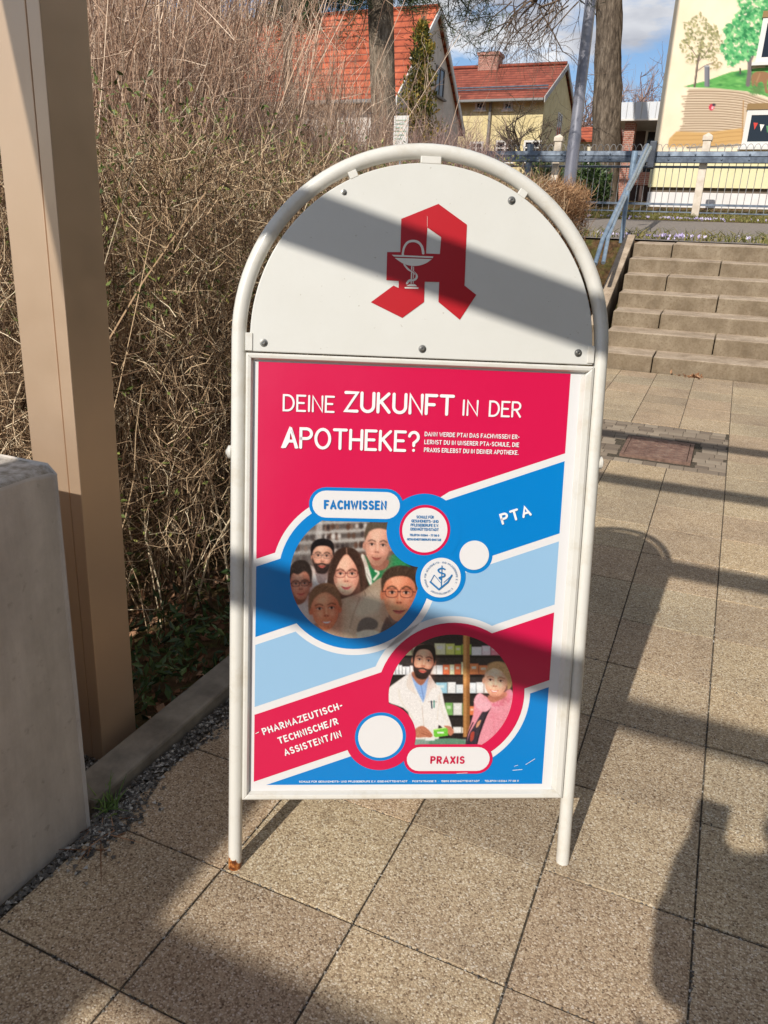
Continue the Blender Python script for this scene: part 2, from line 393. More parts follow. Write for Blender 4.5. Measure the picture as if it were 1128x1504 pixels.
for i in range(7):
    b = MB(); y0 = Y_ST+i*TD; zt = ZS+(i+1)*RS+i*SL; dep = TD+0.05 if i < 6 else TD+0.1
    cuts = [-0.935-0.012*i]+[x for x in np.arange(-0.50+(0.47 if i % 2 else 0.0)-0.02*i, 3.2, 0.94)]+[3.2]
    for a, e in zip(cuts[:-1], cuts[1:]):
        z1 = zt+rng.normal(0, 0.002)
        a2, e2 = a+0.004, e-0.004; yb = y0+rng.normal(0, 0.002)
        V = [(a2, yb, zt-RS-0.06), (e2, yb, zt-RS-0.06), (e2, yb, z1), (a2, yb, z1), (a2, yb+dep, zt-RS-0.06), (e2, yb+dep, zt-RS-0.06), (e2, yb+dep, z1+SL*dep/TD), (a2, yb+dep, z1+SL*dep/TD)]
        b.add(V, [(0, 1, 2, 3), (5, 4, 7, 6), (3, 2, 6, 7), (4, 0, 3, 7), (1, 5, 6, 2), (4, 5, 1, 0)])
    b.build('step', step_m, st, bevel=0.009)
# sloping concrete stringer beside the steps
b = MB()
p0, p1 = (Y_ST+0.42, 0.66), (9.0, 1.50)
V = []
for x in (-1.14, -1.03): V += [(x, p0[0], p0[1]-0.35), (x, p1[0], p1[1]-0.35), (x, p1[0], p1[1]), (x, p0[0], p0[1])]
b.add(V, [(0, 3, 2, 1), (4, 5, 6, 7), (3, 7, 6, 2), (0, 4, 7, 3), (1, 2, 6, 5), (0, 1, 5, 4)])
b.build('stringer', step_m, st, bevel=0.01)
# upper path and verge
asph_m = noisy('asphalt', C(112, 104, 98), C(146, 136, 126), 30, 0.95, 0.4, 0.006)
V = []; ysr = [9.15, 10, 11.5, 13, 14.5, 16.3]
for y in ysr: V += [(-14, y, hgt(0, y)), (14, y, hgt(0, y))]
tag(np_mesh('upper_path', V, [(2*i, 2*i+1, 2*i+3, 2*i+2) for i in range(len(ysr)-1)], asph_m), kind='structure')
# grass and crocuses on the verges
gr_m = islands('grass_blade', [(0.0, C(84, 86, 40)), (0.5, C(118, 116, 62)), (1.0, C(150, 136, 88))], 0.8)
N = 5200
gx = rng.uniform(-6, 2.4, N); gy = np.where(rng.random(N) < 0.8, rng.uniform(16.5, 18.6, N), rng.normal(9.42, 0.09, N))
gz = np.array([hgt(0, y) for y in gy])
P0 = np.stack([gx, gy, gz], 1); hh = rng.uniform(0.04, 0.13, N)
P = np.stack([P0, P0+np.stack([rng.normal(0, 0.02, N), rng.normal(0, 0.02, N), hh*0.6], 1), P0+np.stack([rng.normal(0, 0.05, N), rng.normal(0, 0.05, N), hh], 1)], 1)
V, F = strands(P, np.broadcast_to(np.array([0.006, 0.005, 0.001]), (N, 3)))
tag(np_mesh('verge_grass', V, F, gr_m), kind='stuff')
cro_m = islands('crocus_petal', [(0.0, C(176, 160, 206)), (0.6, C(200, 188, 220)), (1.0, C(232, 226, 238))], 0.6)
N = 210
cx = np.concatenate([rng.normal(-1.7, 0.5, 60), rng.normal(-0.7, 0.25, 60), rng.uniform(-3, 2, N-120)]); cy = np.where(rng.random(N) < 0.75, rng.normal(16.75, 0.15, N), rng.normal(9.4, 0.08, N))
P = np.stack([cx, cy, np.array([hgt(0, y) for y in cy])+0.03], 1)
V, F = leaves(np.repeat(P, 4, 0), 0.036, up=1.6, aspect=0.7)
tag(np_mesh('crocuses', V, F, cro_m), kind='stuff')

# ------------------------------------------------------------------ low wall and pergola
wall_m = pmat('cast_concrete', C(168, 158, 142), 0.85, spec=0.2); t = NT(wall_m); v = t.co()
c = t.ramp(t.noise(v, 3.5, 9, 0.68), [(0.3, C(172, 163, 154)), (0.55, C(198, 189, 180)), (0.75, C(212, 204, 195))])
c = t.mix(t.math('MULTIPLY', t.ramp(t.noise(v, 38, 5, 0.6), [(0.62, (0, 0, 0)), (0.72, (1, 1, 1))]), 0.4), c, C(140, 128, 116))
geo = t.new('ShaderNodeNewGeometry'); sz = t.new('ShaderNodeSeparateXYZ'); t.l.new(geo.outputs['Normal'], sz.inputs[0])
moss = t.math('MULTIPLY', t.math('GREATER_THAN', sz.outputs[2], 0.6), t.ramp(t.noise(v, 30, 7, 0.7), [(0.4, (0, 0, 0)), (0.6, (1, 1, 1))]))
strk = t.ramp(t.noise(t.co('Object', (5, 5, 0.7)), 1.6, 8, 0.7), [(0.4, (0.80, 0.79, 0.77)), (0.65, (1.04, 1.04, 1.03))])
c = t.mix(1.0, c, strk, 'MULTIPLY')
c = t.mix(t.math('MULTIPLY', moss, 0.75), c, C(116, 106, 86)); t.base(c)
pores = t.new('ShaderNodeTexVoronoi'); pores.inputs['Scale'].default_value = 60; t.l.new(v, pores.inputs['Vector'])
t.bump(t.math('ADD', t.math('MULTIPLY', t.math('LESS_THAN', pores.outputs['Distance'], 0.12), -0.6), t.noise(v, 90, 6)), 0.35, 0.004)
bm = bmesh.new()
def wall_pt(x, y, z): return bm.verts.new((x, y, z))
lw = MB()
N1 = 60
# block with a slightly chipped long edge: profile rows along y
ys2 = np.linspace(-2.6, 0.98, N1); V = []
for y in ys2:
    ch = 0.006+0.006*abs(math.sin(y*13.7)*math.sin(y*41))+ (0.005 if y > 0.955 else 0)
    V += [(-1.62, y, -0.1), (-1.62, y, 0.80), (-1.06-ch-0.004, y, 0.803), (-1.06-0.001, y, 0.803-ch), (-1.06, y, -0.1)]
F = [(5*i+k, 5*i+(k+1) % 5, 5*(i+1)+(k+1) % 5, 5*(i+1)+k) for i in range(N1-1) for k in range(5)]
F += [(0, 1, 2, 3, 4), tuple(5*(N1-1)+k for k in (4, 3, 2, 1, 0))]
lw.add(V, F)
wall = lw.build('low_wall', wall_m, bevel=0.006)
tag(wall, 'low grey concrete wall with a weathered chipped top at the left edge of the pavement', 'wall')
bm.free()

clad_m = pmat('brown_cladding', C(158, 134, 112), 0.30, 0.5, spec=0.5); t = NT(clad_m); v = t.co()
t.base(t.mix(t.math('MULTIPLY', t.ramp(t.noise(v, 6, 7, 0.65), [(0.5, (0, 0, 0)), (0.8, (1, 1, 1))]), 0.25), C(206, 178, 150), C(216, 192, 167)))
rr = t.math('ADD', t.math('MULTIPLY', t.noise(v, 14, 5), 0.25), 0.22); t.l.new(rr, t.b.inputs['Roughness'])
pg = thing('pergola', (-1.2675, 1.2375, 0), 'brown metal-clad square post of a pergola rising behind the low concrete wall', 'pergola')
XA, XB = -1.338, -1.205
def post(y0, x0, x1, h=2.098):
    b = MB(); s = x0+(x1-x0)*0.75
    b.box(x0, s-0.001, y0, y0+0.118, -0.05, h).box(s+0.001, x1, y0, y0+0.118, -0.05, h)
    b.box(x0+0.004, x1-0.004, y0+0.004, y0+0.1145, -0.05, h-0.003)
    b.build('post', clad_m, pg, bevel=0.0022)
post(1.178, XA, XB); post(-2.75, XA, XB); post(1.178, 3.3, 3.433); post(-2.75, 3.3, 3.433)
for x0, x1 in ((-1.385, -1.215), (3.29, 3.45)):
    MB().box(x0, x1, -3.2, 2.36, 2.10, 2.5).build('beam', clad_m, pg, bevel=0.004)
for y0 in (-2.655, -1.455, -0.345, 0.715, 1.635):
    MB().box(-1.213, 3.288, y0, y0+0.062, 2.30, 2.38).build('cross_bar', clad_m, pg, bevel=0.003)

# ------------------------------------------------------------------ the A-board
O = Vector((-0.41797, 1.18434, 0.0)); HW = Vector((0.886565, 0.462605, 0.0)); UP = Vector((-0.084983, 0.162866, 0.982981))
UP = (UP-HW*UP.dot(HW)).normalized(); NN = HW.cross(UP)
sg = thing('pavement_sign', O, 'white round-topped A-board with red letter emblem and pink and blue poster', 'pavement sign')
sm4 = Matrix.Identity(4)
for i in range(3): sm4[i][0], sm4[i][1], sm4[i][2], sm4[i][3] = HW[i], UP[i], NN[i], O[i]
sg.matrix_world = sm4
_A = np.column_stack([np.array(HW), np.array(UP)]); _O = np.array(O)
def uv(px, py):                                     # point of the sign's own plane, in metres
    d = ray(px, py); s = np.linalg.solve(np.column_stack([_A, -d]), CP-_O); return float(s[0]), float(s[1])

enam_m = pmat('white_enamel', C(238, 236, 228, 0.79), 0.3, spec=0.5, coat=0.15); t = NT(enam_m); v = t.co()
sx = t.new('ShaderNodeSeparateXYZ'); t.l.new(v, sx.inputs[0])
dirt = t.ramp(t.noise(v, 16, 7, 0.75), [(0.50, (0, 0, 0)), (0.74, (1, 1, 1))])
c = t.mix(t.math('MULTIPLY', dirt, 0.5), C(238, 235, 226, 0.77), C(206, 192, 164, 0.79))
low = t.math('LESS_THAN', t.math('ADD', sx.outputs[1], t.math('MULTIPLY', t.math('SUBTRACT', t.noise(v, 85, 4), 0.5), 0.05)), 0.021)
left = t.math('LESS_THAN', sx.outputs[0], 0.0)
rustc = t.ramp(t.noise(v, 120, 4), [(0.35, C(84, 44, 22)), (0.5, C(150, 84, 36)), (0.65, C(206, 150, 90))])
rim = t.math('LESS_THAN', t.math('ADD', sx.outputs[1], t.math('MULTIPLY', t.noise(v, 120, 4), 0.012)), 0.0085)
c = t.mix(t.math('MAXIMUM', t.math('MULTIPLY', low, left), rim), c, rustc); t.base(c)
panel_m = pmat('white_panel', C(236, 233, 222, 0.79), 0.36, spec=0.5); t = NT(panel_m); v = t.co()
c = t.mix(t.math('MULTIPLY', t.ramp(t.noise(v, 5, 8, 0.7), [(0.4, (0, 0, 0)), (0.8, (1, 1, 1))]), 0.35), C(236, 235, 228, 0.76), C(212, 209, 198, 0.79))
c = t.mix(t.math('MULTIPLY', t.ramp(t.noise(v, 130, 3), [(0.72, (0, 0, 0)), (0.76, (1, 1, 1))]), 0.5), c, C(150, 140, 120)); t.base(c)
L = sg
RA, TR, VC = 0.3405, 0.0135, 1.057
path = [(-RA, 0.0, 0), (-RA, 0.3, 0), (-RA, 0.7, 0)]
path += [(-RA*math.cos(a), VC+RA*math.sin(a), 0) for a in np.linspace(0, math.pi, 49)]
path += [(RA, 0.7, 0), (RA, 0.3, 0), (RA, 0.0, 0)]
frame = MB().tube(path, TR, 16).build('tube_frame', enam_m, L, smooth=True, local=True, auto=50)
# header plate
RP = 0.3195
hp = [(-0.327, 1.031), (0.3225, 1.031), (0.3225, 1.062)]+[(RP*math.cos(a), VC-0.002+RP*math.sin(a)) for a in np.linspace(0.03, math.pi-0.03, 60)]+[(-0.327, 1.062)]
MB().prism(hp, -0.009, 0.012).build('header_panel', panel_m, L, bevel=0.0018, local=True)
hdr = L.children[-1] if False else bpy.data.objects['header_panel']
for a in (1.575, 2.02, 1.02):
    b = MB(); Mx = Matrix.Translation((RP*math.cos(a), VC+RP*math.sin(a), 0)) @ Matrix.Rotation(a-math.pi/2, 4, 'Z'); hw_ = 0.0185 if a == 1.575 else 0.008
    b.box(-hw_, hw_, -0.003, 0.0095, -0.006, 0.0128, Mx); b.build('retaining_tab', enam_m, hdr, local=True, bevel=0.001)
for q in ((-0.3275, -0.3145, 1.032, 1.064), (0.3105, 0.3235, 1.034, 1.066)):
    MB().box(*q, 0.0125, 0.0145).build('retaining_tab', enam_m, hdr, local=True, bevel=0.001)
steel_m = pmat('screw_steel', C(150, 148, 142), 0.35, 0.9)
for q in ((388, 504), (619, 513), (846, 519), (749, 297), (505, 285)):
    u0, v0 = uv(*q); Mx = Matrix.Translation((u0, v0, 0.012)); rs = 0.0072 if q[0] != 505 else 0.005
    b = MB().lathe([(rs, 0), (rs, 0.0012), (rs*0.62, 0.0016), (rs*0.58, 0.0040), (rs*0.45, 0.0050), (rs*0.3, 0.0051), (rs*0.28, 0.0032)], 0, 0, 0, 14, Mx)
    b.build('screw', steel_m, hdr, local=True, smooth=True, auto=35)

# flat artwork helpers: everything lies in the sign's plane
def flat_mat(name, rgb, k=0.86, rough=0.32, wear=0.0):
    mt = pmat(name, C(*rgb, k), rough, spec=0.45)
    return mt
class Art:
    def __init__(s, w0): s.w = w0; s.step = 0.00006
    def nxt(s): s.w += s.step; return s.w
art = Art(0.0128)
def poly_mb(polys, w):
    b = MB()
    for p in polys: b.add([(x, y, w) for x, y in p], [tuple(range(len(p)))])
    return b
def fill(name, polys, mat, parent, a=None):
    w = (a or art).nxt(); return poly_mb(polys, w).build(name, mat, parent, local=True)
def circ(cx, cy, r, n=72): return [(cx+r*math.cos(2*math.pi*i/n), cy+r*math.sin(2*math.pi*i/n)) for i in range(n)]
def ribbon(pts, wd, caps=True, ncap=6):
    """one stroke with round ends as a single polygon strip -> list of quads/fans (verts, faces)"""
    P = [np.array(p, float) for p in pts]; k = len(P)
    closed = np.allclose(P[0], P[-1]) and k > 3
    Ls, Rs = [], []
    for i in range(k):
        a = P[i]-P[i-1] if i else (P[0]-P[-2] if closed else P[1]-P[0])
        c = P[i+1]-P[i] if i < k-1 else (P[1]-P[0] if closed else P[-1]-P[-2])
        a = a/(np.linalg.norm(a)+1e-12); c = c/(np.linalg.norm(c)+1e-12)
        n1 = np.array([-a[1], a[0]]); n2 = np.array([-c[1], c[0]]); n = n1+n2; ln = np.linalg.norm(n)
        n = n/ln if ln > 1e-6 else n1
        h = min(1.6, 1/max(0.3, float(n@n1)))*wd/2
        Ls.append(P[i]+n*h); Rs.append(P[i]-n*h)
    V = Ls+Rs; F = [(i+k, i+1+k, i+1, i) for i in range(k-1)]
    if caps and not closed:
        for e, d, aI, bI in ((0, P[0]-P[1], 0, k), (k-1, P[-1]-P[-2], k-1, 2*k-1)):
            d = d/np.linalg.norm(d); a0 = math.atan2(d[1], d[0]); o = len(V)
            arc = [P[e]+wd/2*np.array([math.cos(a0+x), math.sin(a0+x)]) for x in np.linspace(-math.pi/2, math.pi/2, ncap+2)[1:-1]]
            V += arc
            # ring order: right side, arc, left side
            Rr, Lr = (e+k, e)
            if e == 0: F.append(tuple([Lr]+[o+j for j in range(len(arc))]+[Rr]))
            else: F.append(tuple([Rr]+[o+j for j in range(len(arc))]+[Lr]))
    return V, F
def A_(cx, cy, rx, ry, a0, a1, n=10): return [(cx+rx*math.cos(R(a)), cy+ry*math.sin(R(a))) for a in np.linspace(a0, a1, n)]
GL = {
 'A': (.72, [[(0, 0), (.36, 1), (.72, 0)], [(.12, .32), (.60, .32)]]),
 'B': (.6, [[(0, 0), (0, 1), (.3, 1)]+A_(.3, .76, .26, .24, 85, -90)+[(0, .52)], [(.05, .52), (.34, .52)]+A_(.34, .26, .27, .26, 85, -90)+[(0, 0)]]),
 'C': (.64, [A_(.38, .5, .38, .5, 50, 310, 16)]),
 'D': (.68, [[(0, 0), (0, 1), (.25, 1)]+A_(.25, .5, .43, .5, 85, -90, 14)+[(0, 0)]]),
 'E': (.54, [[(.54, 1), (0, 1), (0, 0), (.54, 0)], [(0, .52), (.44, .52)]]),
 'F': (.54, [[(.54, 1), (0, 1), (0, 0)], [(0, .5), (.42, .5)]]),
 'G': (.68, [A_(.38, .5, .38, .5, 50, 330, 16)+[(.70, .46), (.42, .46)]]),
 'H': (.62, [[(0, 0), (0, 1)], [(.62, 0), (.62, 1)], [(0, .5), (.62, .5)]]),
 'I': (.04, [[(.02, 0), (.02, 1)]]),
 'J': (.4, [[(.4, 1), (.4, .25)]+A_(.2, .25, .2, .25, 0, -170, 8)]),
 'K': (.6, [[(0, 0), (0, 1)], [(.56, 1), (.03, .48)], [(.14, .58), (.60, 0)]]),
 'L': (.5, [[(0, 1), (0, 0), (.5, 0)]]),
 'M': (.78, [[(0, 0), (.06, 1), (.39, .3), (.72, 1), (.78, 0)]]),
 'N': (.64, [[(0, 0), (0, 1), (.64, 0), (.64, 1)]]),
 'O': (.76, [A_(.38, .5, .38, .5, 0, 360, 25)]),
 'P': (.58, [[(0, 0), (0, 1), (.3, 1)]+A_(.3, .74, .28, .26, 85, -90)+[(0, .48)]]),
 'R': (.6, [[(0, 0), (0, 1), (.3, 1)]+A_(.3, .74, .28, .26, 85, -90)+[(0, .48)], [(.28, .46), (.60, 0)]]),
 'S': (.58, [A_(.29, .75, .26, .25, 35, 270, 11)+A_(.29, .25, .29, .25, 80, -145, 12)]),
 'T': (.66, [[(0, 1), (.66, 1)], [(.33, 1), (.33, 0)]]),
 'U': (.64, [[(0, 1), (0, .32)]+A_(.32, .32, .32, .32, 190, 350, 10)+[(.64, .32), (.64, 1)]]),
 'V': (.66, [[(0, 1), (.33, 0), (.66, 1)]]),
 'W': (.95, [[(0, 1), (.24, 0), (.475, .8), (.71, 0), (.95, 1)]]),
 'X': (.62, [[(0, 0), (.62, 1)], [(0, 1), (.62, 0)]]),
 'Y': (.62, [[(0, 1), (.31, .5), (.62, 1)], [(.31, .5), (.31, 0)]]),
 'Z': (.62, [[(0, 1), (.62, 1), (0, 0), (.62, 0)]]),
 '?': (.5, [A_(.24, .74, .25, .26, 170, -60, 12)+[(.25, .42), (.25, .28)], [(.25, .02), (.25, .03)]]),
 '!': (.06, [[(.03, 1), (.03, .3)], [(.03, .02), (.03, .03)]]),
 '.': (.05, [[(.02, .02), (.03, .02)]]), ',': (.07, [[(.05, .05), (.0, -.13)]]), '-': (.34, [[(.04, .45), (.30, .45)]]),
 '/': (.42, [[(0, -.05), (.42, 1.05)]]), '·': (.06, [[(.03, .48), (.035, .48)]]), '@': (.8, [A_(.4, .5, .4, .5, 0, 330, 16)]),
 '0': (.58, [A_(.29, .5, .29, .5, 0, 360, 19)]), '1': (.25, [[(0, .8), (.22, 1), (.22, 0)]]),
 '2': (.54, [A_(.27, .73, .26, .27, 160, -30, 9)+[(0, 0), (.54, 0)]]), '3': (.52, [A_(.24, .75, .24, .25, 140, -80, 9)+A_(.24, .26, .27, .27, 80, -140, 9)]),
 '4': (.58, [[(.44, 0), (.44, 1), (0, .28), (.58, .28)]]), '5': (.54, [[(.5, 1), (.06, 1), (.04, .56)]+A_(.24, .32, .29, .32, 110, -140, 11)]),
 '6': (.54, [[(.44, 1), (.06, .45)]+A_(.27, .3, .26, .3, 150, -200, 15)]), '7': (.52, [[(0, 1), (.52, 1), (.16, 0)]]),
 '8': (.54, [A_(.27, .75, .22, .24, 0, 360, 15), A_(.27, .26, .27, .27, 0, 360, 15)]), '9': (.54, [A_(.27, .7, .26, .3, -30, 330, 15)+[(.5, .55), (.12, 0)]]),
}
GL['Ü'] = (GL['U'][0], GL['U'][1]+[[(.18, 1.24), (.19, 1.24)], [(.45, 1.24), (.46, 1.24)]])
def text_strokes(txt, h, track=0.24, wsc=1.0):
    x = 0; out = []
    for ch in txt:
        if ch == ' ': x += 0.36*h*wsc+track*h*0.3; continue
        w, st_ = GL[ch]
        for s_ in st_: out.append([(x+p[0]*h*wsc, p[1]*h) for p in s_])
        x += w*h*wsc+track*h
    return out, x-track*h
def lettering(name, lines, mat, parent, a=None):
    """lines: (text, u, v, cap height, stroke, angle, align, wanted width)"""
    A = a or art; b = MB(); w0 = A.nxt(); k = 0
    for txt, u0, v0, h, sw, ang, al, want, *tk in lines:
        sts, wid = text_strokes(txt, h, tk[0] if tk else 0.24); sc = 1.0
        if want: sc = want/wid
        ca, sa = math.cos(R(ang)), math.sin(R(ang)); off = {'l': 0, 'c': -wid*sc/2, 'r': -wid*sc}[al]
        for s_ in sts:
            pts = [(u0+((p[0]*sc+off)*ca-p[1]*sa), v0+((p[0]*sc+off)*sa+p[1]*ca)) for p in s_]
            V, F = ribbon(pts, sw, ncap=4 if h > 0.015 else 2)
            w = w0+(k % 6)*0.000008; k += 1
            b.add([(p[0], p[1], w) for p in V], F)
    A.w = w0+0.00006
    return b.build(name, mat, parent, local=True)

# red letter emblem on the header
def e3(x, y): return uv(530+x/6.267, 290+y/6.267)
red_m = flat_mat('emblem_red', (194, 32, 42), 0.80, 0.33)
emb_art = Art(0.0128)
w = emb_art.nxt()
outl = [(705, 75), (965, 265), (943, 820), (1050, 905), (900, 1132), (705, 970), (712, 788), (580, 785), (574, 970), (375, 1115), (88, 972), (295, 820), (341, 842), (343, 778), (230, 770), (237, 515), (357, 515), (366, 212)]
hole = [(603, 290), (730, 378), (718, 533), (592, 528)]
b = MB()
from mathutils.geometry import tessellate_polygon
Vp = [[Vector((*e3(*p), 0)) for p in outl], [Vector((*e3(*p), 0)) for p in hole]]
tri = tessellate_polygon(Vp); allp = Vp[0]+Vp[1]
b.add([(p.x, p.y, w) for p in allp], [tuple(q) for q in tri])
emblem = b.build('emblem', red_m, hdr, local=True)
ew_m = flat_mat('emblem_white', (236, 233, 224), 0.86, 0.36)
def px_strokes(name, fn, strokes, mat, parent, a):
    b = MB(); w0 = a.nxt(); k = 0
    for pts, wd in strokes:
        q = [fn(*p) for p in pts]; V, F = ribbon(q, wd, ncap=4); w = w0+(k % 7)*0.000008; k += 1
        b.add([(p[0], p[1], w) for p in V], F)
    a.w = w0+0.00007
    return b.build(name, mat, parent, local=True)
def sm(pts, n=6, closed=False):                       # Catmull-Rom through points
    P = [np.array(p, float) for p in pts]; k = len(P); out = []
    rngk = range(k if closed else k-1)
    for i in rngk:
        p0, p1, p2, p3 = (P[(i-1) % k], P[i], P[(i+1) % k], P[(i+2) % k]) if closed else (P[max(i-1, 0)], P[i], P[i+1], P[min(i+2, k-1)])
        for j in range(n):
            t_ = j/n; out.append(tuple(0.5*((2*p1)+(p2-p0)*t_+(2*p0-5*p1+4*p2-p3)*t_*t_+(3*p1-p0-3*p2+p3)*t_**3)))
    if not closed: out.append(tuple(P[-1]))
    return out
bowl = [(280, 540), (658, 556), (652, 570), (300, 556)]; cup = [(305, 568), (645, 580)]+sm([(645, 580), (590, 618), (520, 640), (455, 640), (385, 622), (305, 568)], 4)[1:-1]
foot = [(396, 834), (522, 838), (520, 850), (398, 847)]; foot2 = [(412, 826), (440, 808), (490, 808), (510, 828)]
for nm_, st_ in zip(('snake', 'snake', 'stem', 'stem', 'slit'), [(sm([(380, 538), (395, 470), (430, 425), (480, 415), (525, 430), (555, 470), (566, 525)]), 0.0046),
                         (sm([(395, 628), (430, 670), (480, 700), (507, 735), (490, 765), (440, 775), (418, 800)]), 0.0040),
                         ([(462, 645), (456, 800)], 0.0022), ([(478, 650), (474, 800)], 0.0014), ([(603, 190), (603, 285)], 0.0004)]): px_strokes(nm_, e3, [st_], ew_m, emblem, emb_art)
w = emb_art.nxt()
for q in (bowl, cup, foot, foot2): poly_mb([[e3(*p) for p in q]], w).build('bowl' if q in (bowl, cup) else 'foot', ew_m, emblem, local=True)
px_strokes('snake_line', e3, [(sm([(390, 535), (402, 480), (432, 438), (480, 428), (522, 446), (545, 480)]), 0.0009), (sm([(405, 630), (440, 668), (485, 700), (494, 735), (470, 765)]), 0.0009), ([(284, 561), (650, 574)], 0.0010)], red_m, emblem, emb_art)

# snap frame round the poster
b = MB()
prof_m = enam_m
FU0, FU1, FV0, FV1 = -0.3265, 0.3265, 0.1535, 1.0285
def bar(p, q, inw, side):                             # profile bar with a sloping inner face
    (x0, y0), (x1, y1) = p, q
    d = Vector((x1-x0, y1-y0, 0)).normalized(); nrm = Vector((-d.y, d.x, 0))*side
    sec = [(0, -0.012), (0, 0.012), (inw*0.25, 0.0145), (inw*0.75, 0.0135), (inw, 0.004), (inw, -0.012)]
    V = []
    for (x, y), e in ((p, 0), (q, 1)):
        for a, z in sec:
            mit = a if e == 0 else -a
            V.append((x+nrm.x*a+d.x*mit, y+nrm.y*a+d.y*mit, z))
    k = len(sec); F = [(i, (i+1) % k, k+(i+1) % k, k+i) for i in range(k)]+[tuple(range(k-1, -1, -1)), tuple(range(k, 2*k))]
    if side < 0: F = [tuple(reversed(f)) for f in F]
    return V, F
for p, q, iw in (((FU0, FV0), (FU1, FV0), 0.014), ((FU1, FV0), (FU1, FV1), 0.022), ((FU1, FV1), (FU0, FV1), 0.012), ((FU0, FV1), (FU0, FV0), 0.013)):
    b.add(*bar(p, q, iw, 1))
pf = b.build('poster_frame', prof_m, L, local=True, bevel=0.0012)
MB().box(-0.318, 0.318, 0.160, 1.022, -0.010, 0.0015).build('backing_board', pmat('backing', C(200, 200, 198), 0.6), pf, local=True)
for v0 in (0.845,):
    for s in (-1, 1):
        b = MB()
        Mx = Matrix.Translation((s*(RA+TR-0.002), v0, -0.004)) @ Matrix.Rotation(s*math.pi/2, 4, 'Y')
        b.lathe([(0.010, 0), (0.0125, 0.002), (0.0125, 0.007), (0.007, 0.0095), (0.003, 0.012)], 0, 0, 0, 16, Mx); b.build('hinge_knob', enam_m, L, local=True, smooth=True, auto=40)
# rear support hoop, hinged at the knobs
nb = Vector((NN.x, NN.y, 0)).normalized()
ft = O-nb*0.42; inv = sm4.inverted()
def loc(p): return inv @ p
hoop = []
for s in (-1, 1):
    pass
top_l = Vector((-RA+0.022, 0.845, -0.024)); top_r = Vector((RA-0.022, 0.845, -0.024))
bl, br = loc(ft-HW*(RA-0.03)), loc(ft+HW*(RA-0.03))
MB().tube([bl, top_l], 0.011, 12).tube([br, top_r], 0.011, 12).tube([bl*0.7+top_l*0.3, br*0.7+top_r*0.3], 0.009, 10).build('rear_support', enam_m, L, smooth=True, local=True, auto=50)

# ------------------------------------------------------------------ poster
po_art = Art(0.0017)
white_m = flat_mat('print_white', (232, 230, 230), 0.86, 0.28)
pink_m = flat_mat('print_pink', (222, 22, 80), 0.80, 0.28)
blue_m = flat_mat('print_blue', (0, 134, 214), 0.80, 0.28)
lblue_m = flat_mat('print_light_blue', (158, 200, 234), 0.80, 0.28)
dpink_m = pink_m
for mt in (white_m, pink_m, blue_m, lblue_m):         # a slightly wavy glossy film
    t = NT(mt); t.bump(t.noise(t.co('Object', (1, 1, 1)), 7, 3), 0.06, 0.02); mt.node_tree.nodes['Principled BSDF'].inputs['Coat Weight'].default_value = 0.35
    mt.node_tree.nodes['Principled BSDF'].inputs['Coat Roughness'].default_value = 0.16
w = po_art.nxt()
U0, U1, V0, V1 = -0.3045, 0.2845, 0.180, 1.0135
poster = poly_mb([[(-0.3135, 0.167), (0.3045, 0.167), (0.3045, 1.0165), (-0.3135, 1.0165)]], w).build('poster', white_m, L, local=True)
tag(poster)
mm = 0.001; SLP = 0.362
def ln(u_anchor, v_anchor): return lambda u: v_anchor+(u-u_anchor)*SLP*1.0
U0m, U1m = U0*1000, U1*1000
def P_(*pts): return [(x*mm, y*mm) for x, y in pts]
aup, alo, bup, blo = ln(282, 861), ln(282, 846), ln(282, 704), ln(282, 688)
cup_, clo, dup, dlo = ln(282, 560), ln(282, 544), ln(282, 403), ln(282, 388)
eup, elo, fup, flo = ln(-302, 643), ln(-302, 628), ln(-302, 488), ln(-302, 472)
gup, glo, hup, hlo = ln(-302, 345), ln(-302, 329), ln(-302, 188), ln(-302, 172)
fill('pink_field', [P_((U0m, eup(U0m)), (-180, eup(-180)), (-115, 690), (0, 740), (62, aup(62)), (U1m, aup(U1m)), (U1m, V1*1000), (U0m, V1*1000))], pink_m, poster, po_art)
lb_b = []
fill('light_blue_band', [P_((U0m, gup(U0m)), (-40, gup(-40)), (84, 480), (170, cup_(170)), (U1m, cup_(U1m)), (U1m, blo(U1m)), (100, blo(100)), (50, 590), (-115, 560), (-200, flo(-200)), (U0m, flo(U0m)))], lblue_m, poster, po_art)
lo_u = U0m+(V0*1000-hlo(U0m))/SLP
fill('blue_corner', [P_((lo_u, V0*1000), (U1m, V0*1000), (U1m, dlo(U1m)), (200, dlo(200)), (84, 330), (-54, 284), (-110, hlo(-110)))], blue_m, poster, po_art)
fill('white_outline', [P_(*circ(-114, 613, 160.5, 96)), P_((0, 560), (95, 610), (70, 640), (0, 640)) if False else P_(*circ(84, 371.5, 163, 96))], white_m, poster, po_art)
# blue shapes of the upper picture
w = po_art.nxt()
blue_shapes = [P_((U0m, fup(U0m)), (-150, fup(-150)), (-114, 600), (-114, 660), (-200, elo(-200)), (U0m, elo(U0m)))]
blue_shapes2 = [P_((30, alo(30)), (U1m, alo(U1m)), (U1m, bup(U1m)), (110, bup(110)), (40, 640))]
poly_mb(blue_shapes, w).build('blue_band', blue_m, poster, local=True); poly_mb(blue_shapes2, w).build('blue_band', blue_m, poster, local=True)
for lst, nm in (([circ(-114, 613, 148)], 'picture_ring'), ([circ(16, 704, 72.5), circ(53, 612.5, 49.5), circ(118, 657, 35.5)], 'badge_ring')):
    for c_ in lst: fill(nm, [P_(*c_)], blue_m, poster, po_art)
